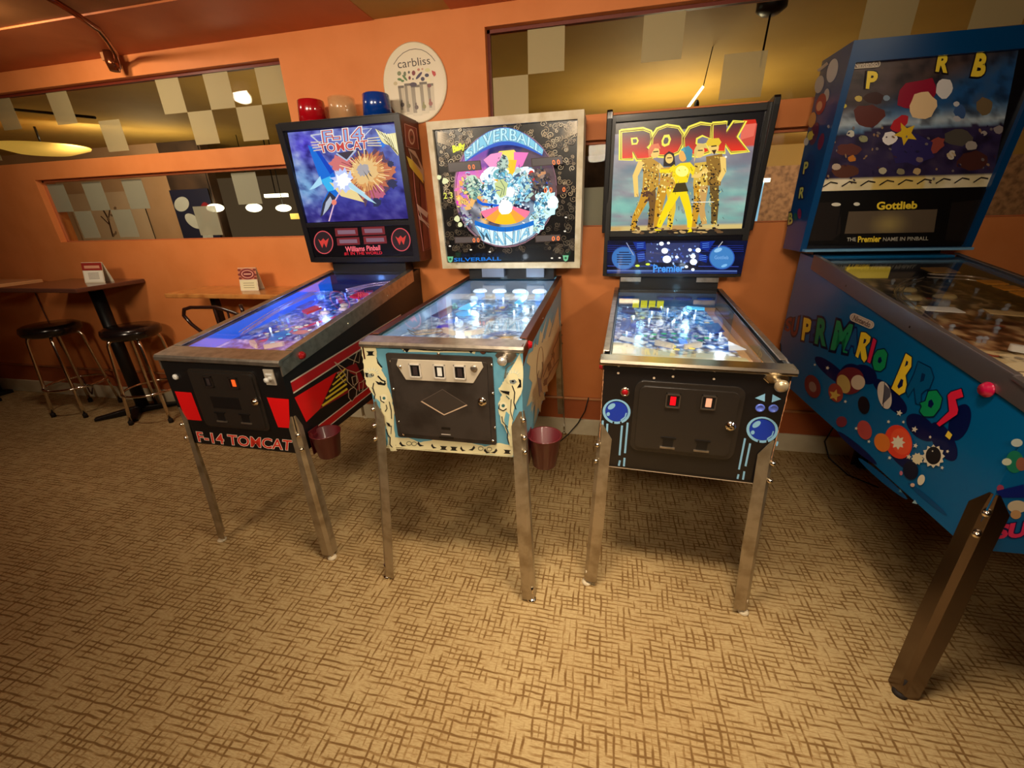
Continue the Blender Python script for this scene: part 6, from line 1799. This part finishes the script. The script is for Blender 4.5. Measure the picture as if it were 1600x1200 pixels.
a.ell(520, 140, 90, 84, (112, 38, 46), rot=-20); a.ell(570, 150, 44, 46, (206, 186, 160)); a.ell(480, 160, 40, 60, (190, 160, 90), rot=-20); a.ell(430, 215, 44, 60, (150, 60, 50), rot=-20); a.star(424, 230, 40, (206, 170, 80), n=5)
a.ell(285, 175, 48, 74, (110, 44, 44), rot=-18); a.ell(285, 178, 22, 34, (140, 110, 100), rot=-18)
for x_, y_, r_ in ((830, 342, 22), (926, 444, 22), (762, 396, 13), (856, 398, 11), (1024, 492, 11), (932, 546, 17), (890, 616, 18), (770, 622, 14), (1134, 582, 12), (1100, 684, 13), (1040, 580, 7), (560, 438, 12), (640, 520, 12), (492, 270, 12), (380, 60, 14), (300, 40, 10)):
    a.star(x_, y_, r_, (222, 214, 196), n=5)
a.poly([(930, 884), (944, 912), (912, 904)], (150, 180, 190)); a.poly([(836, 818), (850, 838), (828, 836)], (80, 140, 160))
# maker's badge
a.crop(1220, 380, 4.21)
def pill(p0, p1, w, col):
    d_ = (Vector(p1) - Vector(p0)).normalized(); n_ = Vector((-d_.y, d_.x)); th = math.atan2(d_.y, d_.x)
    pts = [(p1[0] + w * math.cos(th + t_), p1[1] + w * math.sin(th + t_)) for t_ in [(-PI / 2 + PI * k / 10) for k in range(11)]] + [(p0[0] + w * math.cos(th + t_), p0[1] + w * math.sin(th + t_)) for t_ in [(PI / 2 + PI * k / 10) for k in range(11)]]
    a.poly(pts, col)
pill((490, 488), (598, 536), 27, (214, 198, 180)); pill((491, 490), (597, 535), 20, (150, 130, 116)); pill((492, 490), (596, 535), 18, (208, 192, 174))
a.text('Nintendo', [(496, 474), (606, 522), (592, 556), (482, 504)], (90, 62, 56), bold=.03)
a.build('side_artwork', M_decal, m4.t)
# front artwork
a = m4.front_art(); a.crop(1480, 480, 2.858)
a.ell(310, 605, 26, 18, (190, 200, 190)); a.ell(300, 690, 40, 50, (30, 120, 90)); a.ell(265, 690, 22, 16, (200, 206, 180)); a.ell(330, 700, 24, 30, (150, 90, 70)); a.ell(236, 808, 16, 16, (160, 60, 90)); a.ell(312, 890, 44, 28, (206, 190, 160)); a.ell(305, 925, 24, 20, (196, 150, 100))
a.poly([(215, 820), (340, 790), (343, 850), (240, 850)], (10, 30, 110))
a.text('SUPER', [(228, 975), (560, 930), (540, 1010), (214, 1030)], (226, 50, 96), outline=[((10, 20, 80), .1)], bold=.05)
a.build('front_artwork', M_decal, m4.t)

def f4(a, b):
    n = nz(a * 5, b * 9, 51.3); n2 = nz(a * 14, b * 22, 54.0, 4)
    base = mixc((96, 60, 40), (130, 86, 54), .5 + n)
    if b > .6: base = mixc((60, 50, 34), (96, 80, 40), .5 + n)
    if b < .25: base = mixc((220, 200, 156), (206, 180, 130), .5 + n)
    base = mixc(base, (196, 166, 120), max(0, n2 * 2.0)); base = mixc(base, (24, 18, 14), max(0, -n2 * 2.4))
    return base
pf, ar, P = playfield(m4, f4, 1.0, dfront=.05, drear=.09, back_col=(40, 40, 46))
ar.metric(); uv = ar.uvf
ar.poly([uv(0, 0), uv(1, 0), uv(1, .14), uv(.7, .18), uv(.5, .13), uv(.3, .18), uv(0, .14)], (226, 204, 160)); ar.line([uv(.05, .12), uv(.6, .11)], .006, (90, 50, 34))
ar.line([uv(.38, .12), uv(.46, .2), uv(.60, .26)], .014, (236, 220, 170)); ar.line([uv(.15, .23), uv(.5, .2)], .02, (220, 196, 150))
for k in range(30):
    ar.ell(*uv(rnd.uniform(.05, .95), rnd.uniform(.2, .8)), rnd.uniform(.006, .02), rnd.uniform(.005, .014), rnd.choice([(150, 40, 34), (220, 190, 140), (50, 34, 26), (196, 150, 60), (110, 90, 60)]), rot=rnd.uniform(0, 180))
ar.build('playfield_art', M_pfdim, pf)
M_dullyel = mat('dull_yellow_plastic', (206, 184, 70), rough=.3, emit=(150, 130, 30), estr=.25)
plastic(pf, P, [(.08, .90), (.40, .90), (.40, .915), (.08, .915)], M_dullyel, h=.03, th=.045, name='target_bank')
M_tanpl = mat('cream_tan_plastic', (190, 164, 116), rough=.35)
M_orpl = mat('orange_plastic', (226, 150, 50), rough=.3)
for k in range(3): plastic(pf, P, [(.80, .56 + .07 * k), (.93, .56 + .07 * k), (.93, .61 + .07 * k), (.80, .61 + .07 * k)], M_orpl, h=.06, th=.004)
plastic(pf, P, [(.66, .86), (.84, .86), (.84, .94), (.66, .94)], mat('tan_plastic', (176, 134, 66), rough=.3), h=.06, th=.004)
for a_, b_ in ((.30, .70), (.45, .62), (.22, .60)): bumper(pf, P, a_, b_, mat('clear_cap', (180, 160, 110), rough=.15, coat=.6, alpha=.6), M_clear, r=.03, h=.05)
plastic(pf, P, [(.5, .46), (.74, .42), (.76, .46), (.52, .50)], M_tanpl, h=.035); plastic(pf, P, [(.78, .40), (.95, .38), (.95, .44), (.8, .46)], M_whitepl, h=.04); plastic(pf, P, [(.2, .50), (.4, .48), (.4, .53), (.22, .54)], M_whitepl, h=.03)
flippers(pf, P, M_whitepl, b=.24)
post_field(pf, P, [(rnd.uniform(.06, .94), rnd.uniform(.28, .95)) for _ in range(24)], M_clear)
wire_ramp(pf, P, [(.5, .8, .05), (.3, .72, .05), (.12, .6, .045), (.08, .34, .02)], M_steel)
wire_ramp(pf, P, [(.6, .84, .05), (.9, .8, .05), (.95, .5, .04), (.9, .3, .02)], M_steel)

# head
M_headblue = mat('head_blue', (0, 62, 112), rough=.3, coat=.4)
m4.head(.6796, 1.2209, 2.0022, 1.1842, 1.1285, 1.372, [M_headblue], .026, M_headblue, border_top=.07, border_bot=.012, neck=.52)
MB().box((-.33, 1.155, 1.2215), (.33, 1.1875, 1.232)).build('lower_trim', mat('pale_blue_trim', (110, 160, 196), rough=.3, coat=.3), m4.box)
a = m4.head_art(); a.crop(1220, 30, 3.242)
m4.head_base(a, (12, 11, 16)); a.crop(1220, 30, 3.242)
def g4(u, v):
    n = nz(u * 4, v * 4, 61.0, 4); n2 = nz(u * 10, v * 10, 65.0, 4)
    c = mixc((84, 66, 60), (60, 50, 56), .5 + n)
    c = mixc(c, (34, 84, 140), max(0, min(1, (v + u * .5 - .42) * 5)))
    c = mixc(c, (190, 205, 214), max(0, 1 - abs(v - .50 + .05 * n) * 8))
    if v > .54 + .05 * n: c = mixc((44, 34, 66), (50, 40, 80), .5 + n)
    c = mixc(c, (100, 84, 90), max(0, n2) * .5); c = mixc(c, (16, 12, 20), max(0, -n2) * .9)
    if v > .90: c = mixc((216, 200, 150), (244, 232, 200), .5 + n2)
    if v > .90 and .3 < u < .62: c = mixc(c, (220, 180, 70), .6)
    return c
a.grid([(338, 208), (1205, 150), (1064, 848), (184, 872)], 50, 50, g4, e=1.0)
# pieces of the picture as plain coloured shapes, no figures
def blob4(cx, cy, rx, ry, col, seed, n=14, irr=.25, rot=0):
    r_ = random.Random(seed); cr, sr = math.cos(rot), math.sin(rot); p = []
    for k in range(n):
        t_ = 2 * PI * k / n; f_ = 1 - irr * r_.random(); x_, y_ = rx * f_ * math.cos(t_), ry * f_ * math.sin(t_)
        p.append((cx + x_ * cr - y_ * sr, cy + x_ * sr + y_ * cr))
    a.poly(p, col)
blob4(445, 490, 88, 66, (92, 40, 34), 1); blob4(470, 400, 60, 34, (60, 30, 28), 2); blob4(345, 660, 70, 36, (96, 50, 44), 3); blob4(320, 770, 80, 36, (90, 52, 40), 4)
blob4(970, 720, 90, 60, (76, 40, 36), 5); blob4(1030, 440, 50, 50, (120, 100, 70), 6); blob4(900, 600, 80, 46, (84, 78, 70), 7); blob4(780, 640, 64, 36, (150, 70, 60), 8, rot=-.6); blob4(905, 470, 34, 44, (60, 90, 140), 9)
blob4(690, 380, 120, 84, (150, 20, 50), 10, rot=-.5); blob4(720, 440, 84, 76, (240, 206, 156), 11, rot=-.4); blob4(826, 350, 50, 56, (226, 222, 220), 12); blob4(552, 604, 42, 38, (240, 232, 228), 13); blob4(600, 530, 60, 36, (190, 36, 46), 14, rot=-.7); blob4(660, 660, 130, 90, (48, 40, 96), 15)
a.star(632, 580, 62, (226, 186, 40), n=5, rot=.5)
for x_, y_, r_, c_ in ((392, 404, 22, (206, 180, 90)), (322, 440, 14, (206, 190, 60)), (352, 580, 24, (200, 196, 180)), (416, 606, 26, (150, 150, 110)), (514, 768, 24, (190, 180, 150)), (606, 772, 24, (140, 130, 100)), (688, 772, 24, (200, 170, 120)), (280, 748, 26, (190, 170, 150)), (534, 400, 20, (130, 150, 170)), (1026, 578, 18, (170, 160, 150)), (860, 690, 26, (200, 180, 140)), (360, 706, 24, (196, 120, 40)), (700, 712, 20, (130, 110, 110)), (886, 430, 18, (200, 200, 200)), (890, 506, 22, (190, 190, 196)), (1100, 560, 30, (150, 140, 140)), (960, 640, 36, (170, 160, 150))):
    blob4(x_, y_, r_, r_ * .8, c_, int(x_), 9)
rr_ = random.Random(44)
for k in range(60):
    x_, y_ = rr_.uniform(230, 1080), rr_.uniform(540, 830)
    a.ell(x_, y_, rr_.uniform(3, 12), rr_.uniform(3, 8), rr_.choice([(120, 110, 110), (70, 40, 60), (150, 120, 90), (40, 34, 70)]), rot=rr_.uniform(0, 90), n=8)
for k in range(9): a.line([(210 + 95 * k, 850 - 3 * k), (250 + 95 * k, 825 - 3 * k), (285 + 95 * k, 832 - 3 * k)], 6, (24, 20, 20))
for t_, q in (('P', [(440, 270), (486, 272), (468, 352), (430, 348)]), ('R', [(796, 184), (852, 186), (830, 268), (782, 262)]), ('B', [(990, 176), (1040, 184), (1018, 288), (962, 284)])):
    a.text(t_, q, (246, 214, 60), outline=[((20, 16, 30), .1)], bold=.05)
a.text('S', [(850, 665), (876, 668), (868, 712), (842, 708)], (206, 196, 180), bold=.03)
pill((374, 234), (480, 226), 20, (190, 174, 150)); pill((374, 234), (480, 226), 14, (110, 90, 80)); a.text('Nintendo', [(368, 222), (486, 214), (486, 240), (368, 248)], (206, 190, 166), bold=.02)
# speaker and display panel
a.poly([(180, 885), (1046, 862), (960, 1140), (118, 1140)], (14, 12, 12))
a.poly([(176, 930), (296, 925), (300, 1080), (256, 1120), (140, 1122)], (32, 26, 24)); a.poly([(860, 930), (1010, 912), (940, 1126), (826, 1118)], (30, 25, 23))
a.line([(320, 905), (300, 960), (276, 1090)], 4, (8, 8, 14)); a.line([(820, 900), (806, 1080)], 4, (8, 8, 14))
def g4b(u, v):
    return mixc((96, 82, 66), (170, 150, 90), max(0, 1 - math.hypot((u - .48) * 4, (v - .6) * 1.6)))
a.grid([(340, 974), (788, 962), (770, 1078), (318, 1086)], 16, 6, g4b)
a.text('Gottlieb', [(484, 926), (686, 922), (682, 958), (482, 964)], (246, 214, 60), bold=.035)
a.text('THE', [(332, 1106), (376, 1105), (376, 1123), (330, 1124)], (190, 186, 170), bold=.01)
a.text('Premier', [(388, 1100), (504, 1096), (500, 1126), (386, 1128)], (246, 214, 60), bold=.03)
a.text('NAME IN PINBALL', [(514, 1104), (742, 1100), (740, 1118), (512, 1123)], (180, 176, 160), bold=.01)
a.ell(276, 938, 24, 9, (226, 220, 200)); a.ell(380, 936, 16, 9, (226, 220, 200))
a.build('backglass', M_decal, m4.box)
# head side artwork
a = Art(m4.fr, (-.3402, 0, 0), (0, -1, 0), (0, 0, 1), lift=.0006); a.crop(1220, 30, 3.242)
hb = []
for (x_, y_, rx, ry, c_, ro) in [(262, 260, 26, 62, (186, 184, 182), 14), (196, 330, 22, 46, (170, 168, 170), 14), (232, 385, 14, 34, (176, 170, 160), 10), (204, 430, 24, 56, (140, 30, 44), 14), (196, 440, 14, 26, (206, 150, 110), 14), (160, 510, 18, 40, (206, 150, 80), 14), (170, 580, 20, 60, (80, 20, 60), 14), (205, 620, 14, 44, (110, 30, 60), 14), (150, 590, 14, 24, (206, 186, 60), 14), (130, 620, 12, 20, (206, 200, 190), 10), (130, 800, 34, 120, (0, 50, 100), 14)]:
    a.ell(x_, y_, rx, ry, c_, rot=ro)
a.star(156, 585, 26, (214, 190, 70), n=5, sx=.6)
for t_, q in (('P', [(122, 726), (142, 722), (132, 780), (114, 782)]), ('R', [(100, 856), (124, 848), (112, 904), (92, 906)]), ('B', [(44, 984), (60, 980), (60, 1034), (38, 1040)])):
    a.text(t_, q, (196, 190, 90), outline=[((10, 16, 60), .12)], bold=.03)
a.ell(96, 985, 10, 26, (120, 30, 70)); a.ell(76, 1000, 8, 18, (20, 90, 70))
a.line([(190, 262), (240, 222)], 14, (170, 160, 160))
a.build('backbox_side_artwork', M_decal, m4.box)
